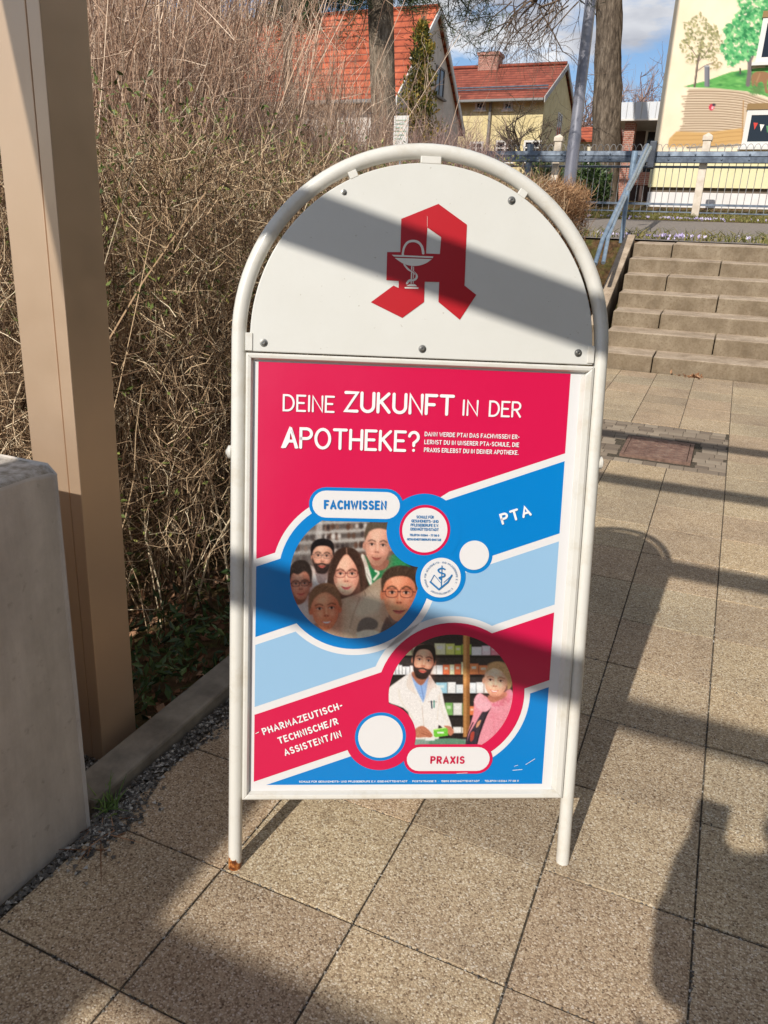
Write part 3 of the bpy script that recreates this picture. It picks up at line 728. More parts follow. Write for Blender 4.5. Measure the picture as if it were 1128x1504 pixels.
# pink shapes of the lower picture
w = po_art.nxt()
poly_mb([P_((U0m, hup(U0m)), (-90, hup(-90)), (-54, 284), (60, 330), (70, 440), (-40, glo(-40)), (U0m, glo(U0m)))], w).build('pink_band', pink_m, poster, local=True)
poly_mb([P_((120, 400), (200, dup(200)), (U1m, dup(U1m)), (U1m, clo(U1m)), (150, clo(150)), (90, 470))], w).build('pink_band', pink_m, poster, local=True)
fill('picture_ring', [P_(*circ(85.5, 371.5, 149.5))], pink_m, poster, po_art)
PHOTO_W = po_art.nxt(); po_art.nxt()
po_art.nxt()
def annulus(cx, cy, r0, r1, n=96):
    b = MB(); w = po_art.nxt(); i = circ(cx, cy, r0, n); o = circ(cx, cy, r1, n)
    b.add([(x*mm, y*mm, w) for x, y in i+o], [(j, n+j, n+(j+1) % n, (j+1) % n) for j in range(n)]); return b
annulus(-114.4, 612.7, 125.6, 147).build('picture_rim', blue_m, poster, local=True)
annulus(85.4, 371.4, 125.7, 148.5).build('picture_rim', pink_m, poster, local=True)
def pill(x0, x1, y0, y1, n=12):
    r = (y1-y0)/2; return [(x1-r+r*math.cos(a), (y0+y1)/2+r*math.sin(a)) for a in np.linspace(-math.pi/2, math.pi/2, n)]+[(x0+r+r*math.cos(a), (y0+y1)/2+r*math.sin(a)) for a in np.linspace(math.pi/2, 1.5*math.pi, n)]
fill('badge_ring', [P_(*circ(16, 704, 72.4))], blue_m, poster, po_art)
fill('badge_ring', [P_(*circ(53, 612.5, 49.4))], blue_m, poster, po_art)
fill('caption_edge', [P_(*pill(-206.5, -26, 719, 784))], blue_m, poster, po_art)
cap1 = fill('caption', [P_(*pill(-200, -32.5, 725.5, 777.5))], white_m, poster, po_art)
fill('badge_ring', [P_(*circ(-53.5, 283, 71.3))], pink_m, poster, po_art)
fill('badge_ring', [P_(*circ(-53.5, 283, 51.4))], blue_m, poster, po_art)
fill('badge', [P_(*circ(-53.5, 283, 44.8))], white_m, poster, po_art)
fill('caption_edge', [P_(*pill(-4.5, 177.5, 203.5, 267))], pink_m, poster, po_art)
fill('caption', [P_(*pill(1.5, 171.5, 209.5, 261))], white_m, poster, po_art)
fill('badge_ring', [P_(*circ(17.8, 705.5, 49.3))], pink_m, poster, po_art)
fill('badge', [P_(*circ(17.8, 705.5, 43.9)), ], white_m, poster, po_art)
fill('badge', [P_(*circ(53, 612, 39.7))], white_m, poster, po_art)
fill('badge', [P_(*circ(117, 658, 29.1))], white_m, poster, po_art)
tx = lambda *a: (a[0], a[1]*mm, a[2]*mm, a[3]*mm, a[4]*mm, a[5], a[6], a[7]*mm)+tuple(a[8:])
txtw_m = flat_mat('print_lettering', (240, 238, 238), 0.9, 0.28)
lettering('headline', [tx('DEINE', -257, 926, 28, 3.7, 0, 'l', 93), tx('ZUKUNFT', -142, 929, 34, 5.9, 0, 'l', 203), tx('IN', 81, 929, 27, 3.7, 0, 'l', 27), tx('DER', 132, 929, 27, 3.7, 0, 'l', 59)], txtw_m, poster, po_art)
lettering('headline', [tx('APOTHEKE?', -257, 858, 35, 5.5, 0, 'l', 255)], txtw_m, poster, po_art)
fill('headline_letter', [P_((-261, 856), (-252, 856), (-245, 868), (-244, 882), (-241, 890), (-238, 882), (-237, 868), (-235, 856), (-228, 856), (-241, 895), (-246, 895))], txtw_m, poster, po_art)
lettering('subhead', [tx('DANN WERDE PTA! DAS FACHWISSEN ER-', 10, 887, 7.2, 1.45, 0, 'l', 182, 0.34), tx('LERNST DU IN UNSERER PTA-SCHULE, DIE', 10, 872, 7.2, 1.45, 0, 'l', 182, 0.34), tx('PRAXIS ERLEBST DU IN DEINER APOTHEKE.', 10, 857, 7.2, 1.45, 0, 'l', 182, 0.34)], txtw_m, poster, po_art)
lettering('band_lettering', [tx('PTA', 170, 722, 18, 4.4, 19.5, 'l', 57, 0.42)], txtw_m, poster, po_art)
lettering('band_lettering', [tx('PHARMAZEUTISCH-', -285, 288, 12.0, 2.8, 20, 'l', 164, 0.42), tx('TECHNISCHE/R', -254, 269, 12.0, 2.8, 20, 'l', 122, 0.42), tx('ASSISTENT/IN', -242, 244, 12.0, 2.8, 20, 'l', 117, 0.42)], txtw_m, poster, po_art)
lettering('caption_lettering', [tx('FACHWISSEN', -176, 743.5, 14.2, 3.9, 0.8, 'l', 116, 0.46)], flat_mat('print_blue_ink', (20, 122, 196), 0.84), poster, po_art)
lettering('caption_lettering', [tx('PRAXIS', 51, 227, 13.3, 3.6, 0, 'l', 67, 0.46)], flat_mat('print_red_ink', (206, 30, 74), 0.84), poster, po_art)
ink_m = flat_mat('print_ink', (40, 120, 180), 0.84)
lettering('badge_lettering', [tx('SCHULE FÜR', 17, 729, 4.6, 1.05, 0, 'c', 33), tx('GESUNDHEITS- UND', 17, 721, 4.6, 1.05, 0, 'c', 52), tx('PFLEGEBERUFE E.V.', 17, 713, 4.6, 1.05, 0, 'c', 54), tx('EISENHÜTTENSTADT', 17, 705, 4.6, 1.05, 0, 'c', 54),
                              tx('TELEFON 03364 - 77 08 0', 17, 694, 3.5, 0.9, 0, 'c', 57), tx('GESUNDHEITSBERUFE-EHST.DE', 17, 685.5, 3.5, 0.9, 0, 'c', 66)], ink_m, poster, po_art)
fill_l = [tx('SCHULE FÜR GESUNDHEITS- UND PFLEGEBERUFE E.V. EISENHÜTTENSTADT  ·  POSTSTRASSE 5  ·  15890 EISENHÜTTENSTADT  ·  TELEFON 03364 77 08 0', -214, 186.5, 3.2, 0.8, 0, 'l', 448)]
lettering('imprint', fill_l, txtw_m, poster, po_art)
lettering_s = [((885, 541), (916, 538), .8), ((928, 522), (958, 503), .7), ((700, 551), (735, 549), .6), ((890, 527), (902, 524), .6), ((36, 419), (46, 414), 1.0)]
for a_, b_, w_ in lettering_s: px_strokes('scratch', lambda x, y: uv(360+x/2.256, 890+y/2.256), [([a_, b_], w_*mm*1.3)], txtw_m, poster, po_art)
# school badge: serpent staff over an open book, ringed by lettering
rt = []
txt = 'SCHULE FÜR GESUNDHEITS- UND PFLEGEBERUFE E.V. · EISENHÜTTENSTADT · '
for i, ch in enumerate(txt):
    if ch == ' ': continue
    a = 215-i*360/len(txt)
    rt.append((ch, 0.053+0.0298*math.cos(R(a)), 0.612+0.0298*math.sin(R(a)), 0.0030, 0.00065, a-90, 'c', 0))
lettering('badge_lettering', rt, flat_mat('print_grey_ink', (120, 150, 185), 0.84), poster, po_art)
def bl_(x, y): return ((x-540)*0.1937*mm+0.053, -(y-825)*0.1937*mm+0.612)
px_strokes('badge_emblem', bl_, [([(435, 868), (525, 945)], 0.0034), ([(525, 945), (612, 868)], 0.0034), ([(435, 868), (470, 795)], 0.0012), ([(612, 868), (650, 795)], 0.0030), ([(470, 795), (545, 880)], 0.001), ([(650, 795), (572, 870)], 0.001), ([(545, 700), (548, 925)], 0.0016),
                                 (sm([(575, 735), (545, 725), (510, 742), (525, 768), (575, 785), (570, 808), (525, 822), (545, 842)]), 0.0030)], ink_m, poster, po_art)

# ------------------------------------------------------------------ painted pictures (printed photographs, wall mural)
class Canvas:
    def __init__(s, x0, x1, y0, y1, step, bg):
        s.xs = np.arange(x0, x1+step, step); s.ys = np.arange(y0, y1+step, step)
        s.X, s.Y = np.meshgrid(s.xs, s.ys); s.img = np.empty(s.X.shape+(3,)); s.img[:] = np.array(bg, float); s.touch = np.zeros(s.X.shape)
    def blend(s, m, col):
        s.touch = np.maximum(s.touch, m); col = np.asarray(col, float)
        s.img = s.img*(1-m[..., None])+col*m[..., None]
    def ell(s, cx, cy, rx, ry, col, ang=0.0, soft=5.0, a=1.0):
        c, n = math.cos(R(ang)), math.sin(R(ang)); dx, dy = s.X-cx, s.Y-cy
        u, v = (dx*c+dy*n)/rx, (-dx*n+dy*c)/ry
        d = (np.sqrt(u*u+v*v)-1)*min(rx, ry); s.blend(np.clip(0.5-d/soft, 0, 1)*a, col)
    def poly(s, pts, col, soft=5.0, a=1.0, smooth=True):
        if smooth: pts = sm(pts, 4, True)
        P = np.array(pts); inside = np.zeros(s.X.shape, bool); D = np.full(s.X.shape, 1e9)
        for p, q in zip(P, np.roll(P, -1, 0)):
            ex, ey = q-p; wx, wy = s.X-p[0], s.Y-p[1]; t_ = np.clip((wx*ex+wy*ey)/(ex*ex+ey*ey+1e-9), 0, 1)
            D = np.minimum(D, (wx-t_*ex)**2+(wy-t_*ey)**2)
            cnd = ((p[1] > s.Y) != (q[1] > s.Y)); inside ^= cnd & (s.X < (q[0]-p[0])*(s.Y-p[1])/((q[1]-p[1]) if q[1] != p[1] else 1e-9)+p[0])
        d = np.sqrt(D)*np.where(inside, -1, 1); s.blend(np.clip(0.5-d/soft, 0, 1)*a, col)
    def line(s, pts, w, col, soft=4.0, a=1.0, smooth=True):
        if smooth and len(pts) > 2: pts = sm(pts, 5)
        D = np.full(s.X.shape, 1e9)
        for p, q in zip(pts[:-1], pts[1:]):
            ex, ey = q[0]-p[0], q[1]-p[1]; wx, wy = s.X-p[0], s.Y-p[1]; t_ = np.clip((wx*ex+wy*ey)/(ex*ex+ey*ey+1e-9), 0, 1)
            D = np.minimum(D, (wx-t_*ex)**2+(wy-t_*ey)**2)
        s.blend(np.clip(0.5-(np.sqrt(D)-w/2)/soft, 0, 1)*a, col)
    def rect(s, x0, x1, y0, y1, col, soft=6.0, a=1.0, shear=0.0):
        yy = s.Y-shear*(s.X-x0)
        d = np.maximum(np.maximum(x0-s.X, s.X-x1), np.maximum(y0-yy, yy-y1)); s.blend(np.clip(0.5-d/soft, 0, 1)*a, col)
    def mesh(s, name, fn, k, rough, parent, keep=None, local=True, coat=0.0):
        h, w_ = s.X.shape; V = [fn(x, y) for y in s.ys for x in s.xs]
        F = []
        for j in range(h-1):
            for i in range(w_-1):
                if keep is None or keep[j, i] or keep[j+1, i+1]: F.append((j*w_+i, (j+1)*w_+i, (j+1)*w_+i+1, j*w_+i+1))
        me = bpy.data.meshes.new(name); off = Vector((0, 0, 0)) if (local or parent is None) else origin_of(parent)
        me.from_pydata([(p[0]-off.x, p[1]-off.y, p[2]-off.z) for p in V], [], F)
        at_ = me.color_attributes.new('paint', 'FLOAT_COLOR', 'POINT')
        cols = np.ones((h*w_, 4), np.float32); cols[:, :3] = (lin(np.clip(s.img, 0, 255))*k).reshape(-1, 3); at_.data.foreach_set('color', cols.ravel())
        mt = pmat(name+'_paint', (0.5, 0.5, 0.5), rough, spec=0.45, coat=coat); t = NT(mt); n = t.new('ShaderNodeVertexColor'); n.layer_name = 'paint'; t.base(n.outputs['Color'])
        me.materials.append(mt); ob = bpy.data.objects.new(name, me); scene.collection.objects.link(ob); ob.parent = parent
        return ob
    def blur(s, n):
        for _ in range(n):
            p = np.pad(s.img, ((1, 1), (1, 1), (0, 0)), 'edge'); s.img = (p[1:-1, 1:-1]*2+p[:-2, 1:-1]+p[2:, 1:-1]+p[1:-1, :-2]+p[1:-1, 2:])/6
    def speckle(s, amp, block=1):
        h, w_ = s.X.shape; n = rng.normal(0, amp, (h//block+2, w_//block+2)); n = np.kron(n, np.ones((block, block)))[:h, :w_]; s.img = np.clip(s.img+n[..., None], 0, 255)
def unshade(c, m):                                   # colours of the print itself where the photograph shows it under the bar's shadow
    l = lin(c.img)*(1+0.85*m[..., None]); l = np.where(l > 0.6, 0.6+(l-0.6)*0.35, l); l = np.clip(l, 0, 0.92)
    c.img = 255*np.where(l <= 0.0031308, l*12.92, 1.055*l**(1/2.4)-0.055)
def mixc(a, b, f): return tuple(a[i]*(1-f)+b[i]*f for i in range(3))
def face(c, cx, cy, rx, ry, skin, hair, brow=None, glasses=None, beard=None, tilt=0.0, smile=0.5, lip=None, turn=0.0, eye=(40, 30, 28)):
    dk = mixc(skin, (60, 25, 20), 0.45); lt = mixc(skin, (255, 240, 225), 0.30); brow = brow or mixc(hair, (30, 20, 15), 0.5)
    ct, st_ = math.cos(R(tilt)), math.sin(R(tilt))
    def q(u, v): u2, v2 = u*rx, v*ry; return (cx+u2*ct-v2*st_, cy+u2*st_+v2*ct)
    c.poly([q(-.97, -.25), q(-.9, .2), q(-.72, .6), q(-.35, .93), q(0, 1.0), q(.35, .93), q(.72, .6), q(.9, .2), q(.97, -.25), q(.85, -.75), q(.45, -1.0), q(-.45, -1.0), q(-.85, -.75)], skin, 6)
    c.ell(*q(-1.0, .02), rx*.13, ry*.2, mixc(skin, dk, .4), tilt); c.ell(*q(1.0, .02), rx*.13, ry*.2, mixc(skin, dk, .4), tilt)
    c.ell(*q(turn*.1-.15, -.5), rx*.6, ry*.32, lt, tilt, ry*.6, .6); c.ell(*q(.75, .2), rx*.5, ry*.9, dk, tilt, rx*.7, .35); c.ell(*q(-.42, .28), rx*.24, ry*.14, mixc(skin, (220, 90, 80), .5), tilt, rx*.4, .35); c.ell(*q(.42, .28), rx*.24, ry*.14, mixc(skin, (200, 80, 70), .5), tilt, rx*.4, .35)
    for s_ in (-1, 1):
        c.ell(*q(s_*.48+turn*.1, .18), rx*.26, ry*.2, lt, tilt, rx*.35, .45)
        c.ell(*q(s_*.82, .15), rx*.2, ry*.6, dk, tilt, rx*.5, .40)
    c.ell(*q(0, .95), rx*.6, ry*.14, dk, tilt, ry*.25, .35)
    for s_ in (-1, 1):
        ex = s_*.42+turn*.12
        c.ell(*q(ex, -.10), rx*.27, ry*.12, dk, tilt, rx*.25, .45)
        c.ell(*q(ex, -.07), rx*.17, ry*.045, (204, 188, 178), tilt, 6, .8)
        c.ell(*q(ex+turn*.03, -.075), rx*.085, ry*.065, eye, tilt, 4)
        c.line([q(ex-.21, -.09), q(ex, -.13), q(ex+.21, -.08)], ry*.028, (60, 38, 32), 6, .8)
        c.line([q(ex-s_*.24, -.23), q(ex+s_*.02, -.30), q(ex+s_*.27, -.23)], ry*.055, brow, 9, .75)
    tn = turn*.18
    c.line([q(tn-.09, -.08), q(tn-.11, .18)], rx*.08, dk, rx*.18, .35); c.line([q(tn+.02, -.1), q(tn+.03, .24)], rx*.10, lt, rx*.14, .6)
    c.ell(*q(tn, .30), rx*.20, ry*.065, dk, tilt, 8, .50); c.ell(*q(tn-.09, .31), rx*.045, ry*.025, mixc(dk, (30, 10, 10), .5), tilt, 4, .8); c.ell(*q(tn+.10, .31), rx*.045, ry*.025, mixc(dk, (30, 10, 10), .5), tilt, 4, .8)
    if beard:
        c.poly([q(-.98, .1), q(-.86, .5), q(-.5, 1.02), q(0, 1.12), q(.5, 1.02), q(.86, .5), q(.98, .1), q(.74, .4), q(.42, .46), q(0, .42), q(-.42, .46), q(-.74, .4)], beard, 10, .92)
        c.ell(*q(tn, .58), rx*.34, ry*.10, mixc(skin, beard, .2), tilt, 8, .75)
        c.line([q(tn-.34, .52), q(tn, .43), q(tn+.34, .52)], ry*.06, beard, 6, .85)
    lip = lip or mixc(skin, (165, 60, 60), .6); yo = .62
    c.poly([q(tn-.36, yo-.02-.05*smile), q(tn-.12, yo-.035), q(tn, yo-.02), q(tn+.12, yo-.035), q(tn+.36, yo-.02-.05*smile), q(tn+.17, yo+.09), q(tn, yo+.11), q(tn-.17, yo+.09)], lip, 5)
    if smile > .8: c.poly([q(tn-.26, yo-.02), q(tn, yo+.0), q(tn+.26, yo-.02), q(tn+.12, yo+.05), q(tn-.12, yo+.05)], (240, 232, 224), 4)
    else: c.line([q(tn-.36, yo-.02-.05*smile), q(tn, yo+.03), q(tn+.36, yo-.02-.05*smile)], ry*.022, mixc(lip, (40, 10, 15), .65), 3)
    if glasses:
        for s_ in (-1, 1):
            ex = s_*.44+turn*.12
            ring = [q(ex-.36, -.17), q(ex, -.20), q(ex+.36, -.17), q(ex+.33, .06), q(ex, .12), q(ex-.33, .06)]
            ring = sm(ring, 4, True); c.line(ring+[ring[0]], rx*.035, glasses, 4, .85, smooth=False)
        c.line([q(turn*.12-.1, -.10), q(turn*.12+.1, -.10)], rx*.05, glasses, 3); c.line([q(-.98, -.1), q(-.80+turn*.12, -.10)], rx*.05, glasses, 3); c.line([q(.98, -.1), q(.80+turn*.12, -.10)], rx*.05, glasses, 3)
    return q
def hairlines(c, poly_pts, n, length, ang, cols, w=3):
    P = np.array(poly_pts); lo, hi = P.min(0), P.max(0)
    for _ in range(n):
        p = lo+(hi-lo)*rng.random(2); a = R(ang+rng.normal(0, 12)); l = length*(.5+rng.random())
        c.line([tuple(p), (p[0]+l*math.cos(a), p[1]+l*math.sin(a))], w, cols[rng.integers(len(cols))], 4, .22)

# --- upper picture: six people close together in front of shelves
c = Canvas(5, 850, 95, 860, 3.6, (92, 84, 80))
for i, yy in enumerate((118, 178, 238, 300, 370)):
    c.rect(-10, 530, yy, yy+26, (176, 170, 164), 16, .8, -0.05 if i < 4 else .15)
    for k in range(26):
        x = rng.uniform(20, 520); c.ell(x, yy-16-0.05*(x-10)+rng.normal(0, 3), 11, 17, [(60, 50, 48), (48, 40, 40), (120, 96, 84), (190, 184, 178), (84, 58, 46)][rng.integers(5)], 0, 12, .85)
c.rect(40, 230, 95, 400, (122, 116, 112), 60, .4); c.ell(210, 190, 20, 110, (190, 186, 182), 5, 14, .6)
c.ell(760, 380, 90, 60, (40, 34, 34), 0, 40)
# tall man, green hooded top
c.poly([(480, 330), (520, 345), (560, 420), (640, 380), (680, 320), (740, 350), (800, 420), (760, 560), (540, 560), (500, 460)], (38, 112, 70), 8)
c.poly([(655, 330), (720, 345), (765, 390), (690, 420), (620, 440)], (58, 138, 90), 14, .6)
c.poly([(478, 335), (500, 330), (545, 470), (540, 520), (505, 450)], (214, 210, 200), 8); c.line([(560, 480), (590, 440), (570, 425)], 14, (196, 196, 178), 6)
c.poly([(545, 370), (650, 355), (640, 405), (590, 425), (550, 400)], (150, 100, 84), 8)
face(c, 583, 268, 84, 125, (208, 156, 134), (92, 78, 66), beard=None, tilt=4, smile=.6, turn=-.1)
c.ell(588, 362, 60, 30, (110, 76, 62), 4, 40, .45)
c.poly([(502, 230), (505, 165), (530, 120), (590, 108), (660, 118), (685, 170), (678, 240), (664, 195), (640, 165), (585, 155), (535, 172), (515, 205)], (86, 74, 62), 10); hairlines(c, [(510, 112), (670, 160)], 60, 30, -70, [(140, 124, 106), (50, 42, 36)])
# bearded man with light rimmed glasses
c.poly([(150, 400), (200, 420), (260, 420), (290, 520), (150, 560)], (182, 172, 166), 10); c.poly([(190, 410), (270, 410), (250, 500), (205, 500)], (120, 106, 104), 10)
face(c, 232, 335, 64, 98, (202, 150, 126), (30, 25, 25), glasses=(96, 84, 80), beard=(42, 32, 30), smile=.7, tilt=3)
c.poly([(162, 330), (160, 270), (185, 232), (232, 220), (285, 232), (306, 270), (304, 330), (292, 290), (262, 268), (205, 268), (178, 290)], (30, 25, 26), 8)
# short haired person with dark glasses, far left
c.poly([(20, 640), (60, 600), (140, 580), (200, 640), (190, 760), (60, 760)], (150, 140, 136), 14); c.poly([(40, 590), (130, 565), (120, 620), (70, 640)], (104, 64, 50), 8)
face(c, 92, 512, 66, 96, (158, 102, 82), (48, 38, 34), glasses=(34, 24, 24), smile=.3, tilt=-4)
c.poly([(18, 520), (16, 440), (40, 380), (90, 356), (140, 372), (166, 430), (160, 500), (146, 450), (118, 428), (78, 448), (46, 440), (30, 470)], (44, 35, 31), 9); hairlines(c, [(24, 365), (150, 440)], 40, 30, 60, [(92, 78, 70), (26, 20, 18)])
# woman in the middle: long brown hair, beige coat
c.poly([(268, 590), (262, 500), (280, 390), (320, 300), (385, 274), (450, 296), (492, 372), (510, 460), (535, 540), (500, 590), (450, 620), (330, 620)], (60, 43, 36), 9)
c.poly([(290, 640), (370, 600), (480, 560), (600, 470), (650, 520), (660, 640), (640, 760), (560, 860), (300, 860), (250, 800)], (150, 131, 112), 10)
c.poly([(420, 640), (520, 560), (600, 540), (620, 640), (560, 700), (460, 720)], (172, 154, 136), 40, .7); c.line([(360, 620), (320, 740), (280, 800)], 10, (112, 94, 80), 10, .7); c.line([(470, 600), (430, 700), (400, 820)], 8, (118, 98, 84), 12, .6)
c.poly([(470, 745), (520, 720), (580, 745), (575, 790), (500, 815), (452, 810)], (90, 82, 76), 10); c.poly([(440, 825), (510, 800), (585, 812), (580, 850), (440, 850)], (176, 160, 142), 10)
face(c, 384, 452, 88, 128, (222, 160, 136), (60, 42, 34), glasses=(84, 36, 36), smile=.7, lip=(196, 92, 90))
c.poly([(384, 276), (440, 300), (478, 372), (490, 470), (478, 560), (468, 480), (448, 400), (410, 340), (384, 318), (352, 350), (318, 420), (300, 500), (300, 580), (272, 560), (270, 460), (290, 370), (330, 300)], (62, 44, 36), 8)
c.line([(386, 280), (388, 322)], 6, (170, 128, 108), 6, .7); hairlines(c, [(290, 290), (320, 560)], 30, 60, 95, [(104, 78, 64), (36, 25, 22)]); hairlines(c, [(462, 330), (520, 560)], 36, 60, 75, [(104, 78, 64), (36, 25, 22)])
# girl in front, hair tied back
c.poly([(160, 820), (240, 800), (330, 780), (420, 800), (440, 870), (160, 870)], (160, 138, 118), 10)
c.poly([(150, 700), (145, 600), (180, 530), (250, 502), (310, 520), (348, 590), (352, 680), (330, 640), (250, 580), (180, 640)], (96, 68, 50), 10)
face(c, 250, 672, 92, 128, (190, 108, 78), (104, 74, 54), smile=.95, tilt=-4, turn=.25)
c.poly([(150, 680), (150, 600), (185, 536), (250, 506), (312, 526), (346, 592), (348, 660), (326, 610), (270, 566), (220, 570), (176, 610)], (104, 76, 56), 10); hairlines(c, [(160, 515), (330, 600)], 50, 50, -35, [(150, 112, 84), (66, 46, 36)])
# young man at the right, thin dark glasses
c.poly([(640, 720), (680, 760), (760, 700), (820, 640), (840, 700), (700, 850), (600, 850)], (74, 64, 62), 10)
face(c, 720, 575, 106, 170, (208, 130, 98), (62, 46, 38), glasses=(66, 34, 34), smile=-.1, tilt=1, lip=(164, 84, 76))
c.poly([(612, 560), (606, 480), (640, 420), (710, 392), (790, 402), (830, 450), (832, 550), (816, 500), (770, 462), (690, 462), (640, 490), (622, 530)], (68, 52, 42), 10); hairlines(c, [(620, 400), (820, 470)], 70, 36, -60, [(112, 92, 74), (40, 30, 26)])
unshade(c, np.clip((c.Y-(469+0.354*(c.X-260)))/70+.5, 0, 1))
c.img = np.clip(134+(c.img-126)*1.18, 0, 250); c.blur(1); c.speckle(5); c.speckle(3, 3)
zpic = PHOTO_W
def in_circ(c, fn, cx, cy, r):
    K = np.zeros(c.X.shape, bool)
    for j, y in enumerate(c.ys):
        for i, x in enumerate(c.xs):
            u, v = fn(x, y); K[j, i] = (u*1000-cx)**2+(v*1000-cy)**2 < r*r
    return K
fA = lambda x, y: uv(420+x/4.338, 740+y/4.338)
c.mesh('group_picture', lambda x, y: (*fA(x, y), zpic), 0.84, 0.28, poster, in_circ(c, fA, -114.4, 612.7, 134), coat=0.3)

# --- lower picture: pharmacist in a white coat and a customer in pink
c = Canvas(30, 1010, 40, 900, 3.8, (44, 40, 40))
def boxes(y0, y1, x0, x1, cols, wmin, wmax):
    x = x0
    while x < x1:
        w = rng.uniform(wmin, wmax); hh = rng.uniform(.7, 1)*(y1-y0); c.rect(x, x+w-3, y1-hh, y1, cols[rng.integers(len(cols))], 9, .95); c.rect(x+w*.2, x+w*.7, y1-hh*.75, y1-hh*.5, (236, 232, 226), 8, .5); x += w
boxes(130, 215, 180, 250, [(150, 150, 120), (190, 190, 180)], 30, 60)
boxes(122, 210, 400, 610, [(150, 172, 70), (176, 186, 96), (120, 150, 60), (206, 208, 150)], 50, 90)
boxes(130, 215, 680, 900, [(206, 176, 184), (226, 220, 216), (190, 110, 120)], 60, 110)
for yy in (218, 362, 500, 668, 790): c.rect(60, 960, yy, yy+14, (22, 20, 22), 8)
boxes(275, 360, 80, 240, [(214, 216, 222), (130, 130, 186), (232, 232, 232)], 18, 34)
boxes(262, 358, 370, 610, [(206, 92, 60), (222, 222, 220), (200, 204, 196), (216, 206, 150)], 30, 60)
boxes(275, 358, 665, 790, [(196, 84, 56), (206, 110, 70)], 60, 110)
boxes(410, 500, 410, 780, [(226, 226, 224), (206, 214, 220), (150, 190, 206), (232, 230, 224)], 50, 100)
boxes(570, 665, 480, 700, [(120, 168, 96), (226, 222, 214), (216, 120, 76), (206, 206, 200)], 36, 70)
boxes(740, 800, 540, 640, [(200, 190, 180), (222, 218, 210)], 40, 70)
c.rect(614, 664, 40, 830, (156, 110, 66), 6); c.rect(644, 664, 40, 830, (122, 82, 48), 8, .8); c.rect(624, 634, 40, 830, (188, 142, 96), 8, .6)
# pharmacist
c.poly([(40, 560), (50, 470), (120, 410), (215, 345), (250, 340), (300, 430), (350, 350), (400, 420), (450, 470), (480, 600), (530, 760), (500, 800), (430, 740), (420, 860), (240, 860), (200, 640)], (226, 214, 206), 8)
c.poly([(225, 350), (252, 390), (300, 440), (345, 380), (358, 400), (320, 560), (300, 545), (245, 430)], (138, 164, 204), 8); c.line([(298, 440), (318, 540)], 5, (100, 124, 170), 4)
c.poly([(215, 350), (250, 470), (305, 600), (270, 520), (190, 450)], (206, 192, 184), 8, .9); c.poly([(360, 380), (330, 540), (310, 600), (380, 470), (420, 460)], (204, 190, 184), 8, .9); c.line([(306, 600), (330, 860)], 4, (176, 162, 156), 6)
c.line([(130, 470), (150, 560), (230, 680)], 12, (196, 182, 176), 20, .6); c.line([(430, 520), (460, 640), (510, 740)], 14, (198, 184, 178), 20, .6); c.line([(440, 500), (420, 700)], 6, (188, 174, 168), 10, .6)
c.rect(352, 418, 560, 568, (170, 160, 156), 5); c.line([(376, 560), (380, 612)], 9, (30, 40, 60), 4); c.line([(396, 556), (396, 606)], 8, (40, 120, 110), 4)
c.poly([(232, 340), (350, 340), (330, 410), (295, 440), (250, 400)], (150, 98, 78), 8)
face(c, 318, 258, 82, 122, (186, 126, 102), (26, 22, 24), beard=(36, 28, 28), tilt=8, smile=.1, turn=.1)
c.poly([(240, 290), (238, 200), (262, 150), (330, 132), (396, 150), (408, 220), (398, 280), (384, 210), (350, 172), (290, 172), (258, 206)], (24, 20, 22), 8)
c.poly([(255, 770), (310, 745), (360, 780), (385, 815), (370, 832), (330, 830), (258, 830)], (176, 116, 92), 7); c.line([(300, 800), (375, 826)], 5, (130, 78, 62), 4, .8); c.line([(310, 785), (380, 812)], 4, (130, 78, 62), 4, .7)
c.rect(240, 640, 845, 900, (128, 146, 136), 14); c.poly([(380, 850), (560, 840), (640, 880), (380, 890)], (96, 132, 110), 10); c.rect(330, 400, 842, 856, (206, 214, 210), 8)
c.poly([(392, 772), (492, 756), (504, 760), (502, 818), (406, 832), (394, 820)], (110, 182, 66), 5, smooth=False); c.poly([(392, 772), (492, 754), (504, 760), (402, 778)], (176, 214, 130), 4, smooth=False); c.rect(420, 470, 790, 802, (226, 236, 210), 5)
c.poly([(470, 745), (520, 750), (545, 790), (520, 820), (500, 800), (498, 770)], (180, 120, 96), 6)
# customer
c.poly([(690, 900), (640, 900), (650, 800), (690, 660), (700, 545), (740, 500), (820, 540), (900, 520), (960, 470), (1000, 540), (1010, 700), (900, 900)], (220, 140, 152), 8)
c.poly([(770, 625), (815, 600), (720, 860), (690, 900), (640, 900), (660, 810), (700, 740)], (60, 52, 62), 7); c.poly([(720, 720), (750, 700), (736, 740), (712, 760)], (196, 140, 110), 5); c.poly([(672, 800), (700, 790), (690, 850), (668, 860)], (160, 70, 60), 5)
c.line([(825, 600), (760, 730), (715, 890)], 9, (34, 28, 36), 4); c.line([(690, 720), (650, 810), (635, 900)], 7, (40, 32, 40), 4)
c.poly([(700, 545), (745, 500), (800, 560), (830, 600), (780, 640), (720, 610)], (232, 160, 170), 8); c.poly([(830, 590), (900, 530), (970, 470), (990, 540), (900, 600)], (206, 120, 138), 8)
for k in range(40): c.ell(rng.uniform(700, 985), rng.uniform(500, 620), 12, 5, (240, 178, 186), rng.uniform(0, 90), 6, .4)
for k in range(14): c.line([(rng.uniform(800, 960), rng.uniform(620, 860)), (rng.uniform(800, 960), rng.uniform(620, 860))], 8, (196, 112, 128), 16, .25)
c.poly([(800, 520), (920, 490), (940, 520), (840, 570)], (176, 116, 96), 8)
c.poly([(940, 470), (985, 420), (975, 330), (930, 270), (850, 262), (800, 300), (960, 420)], (120, 94, 66), 10)
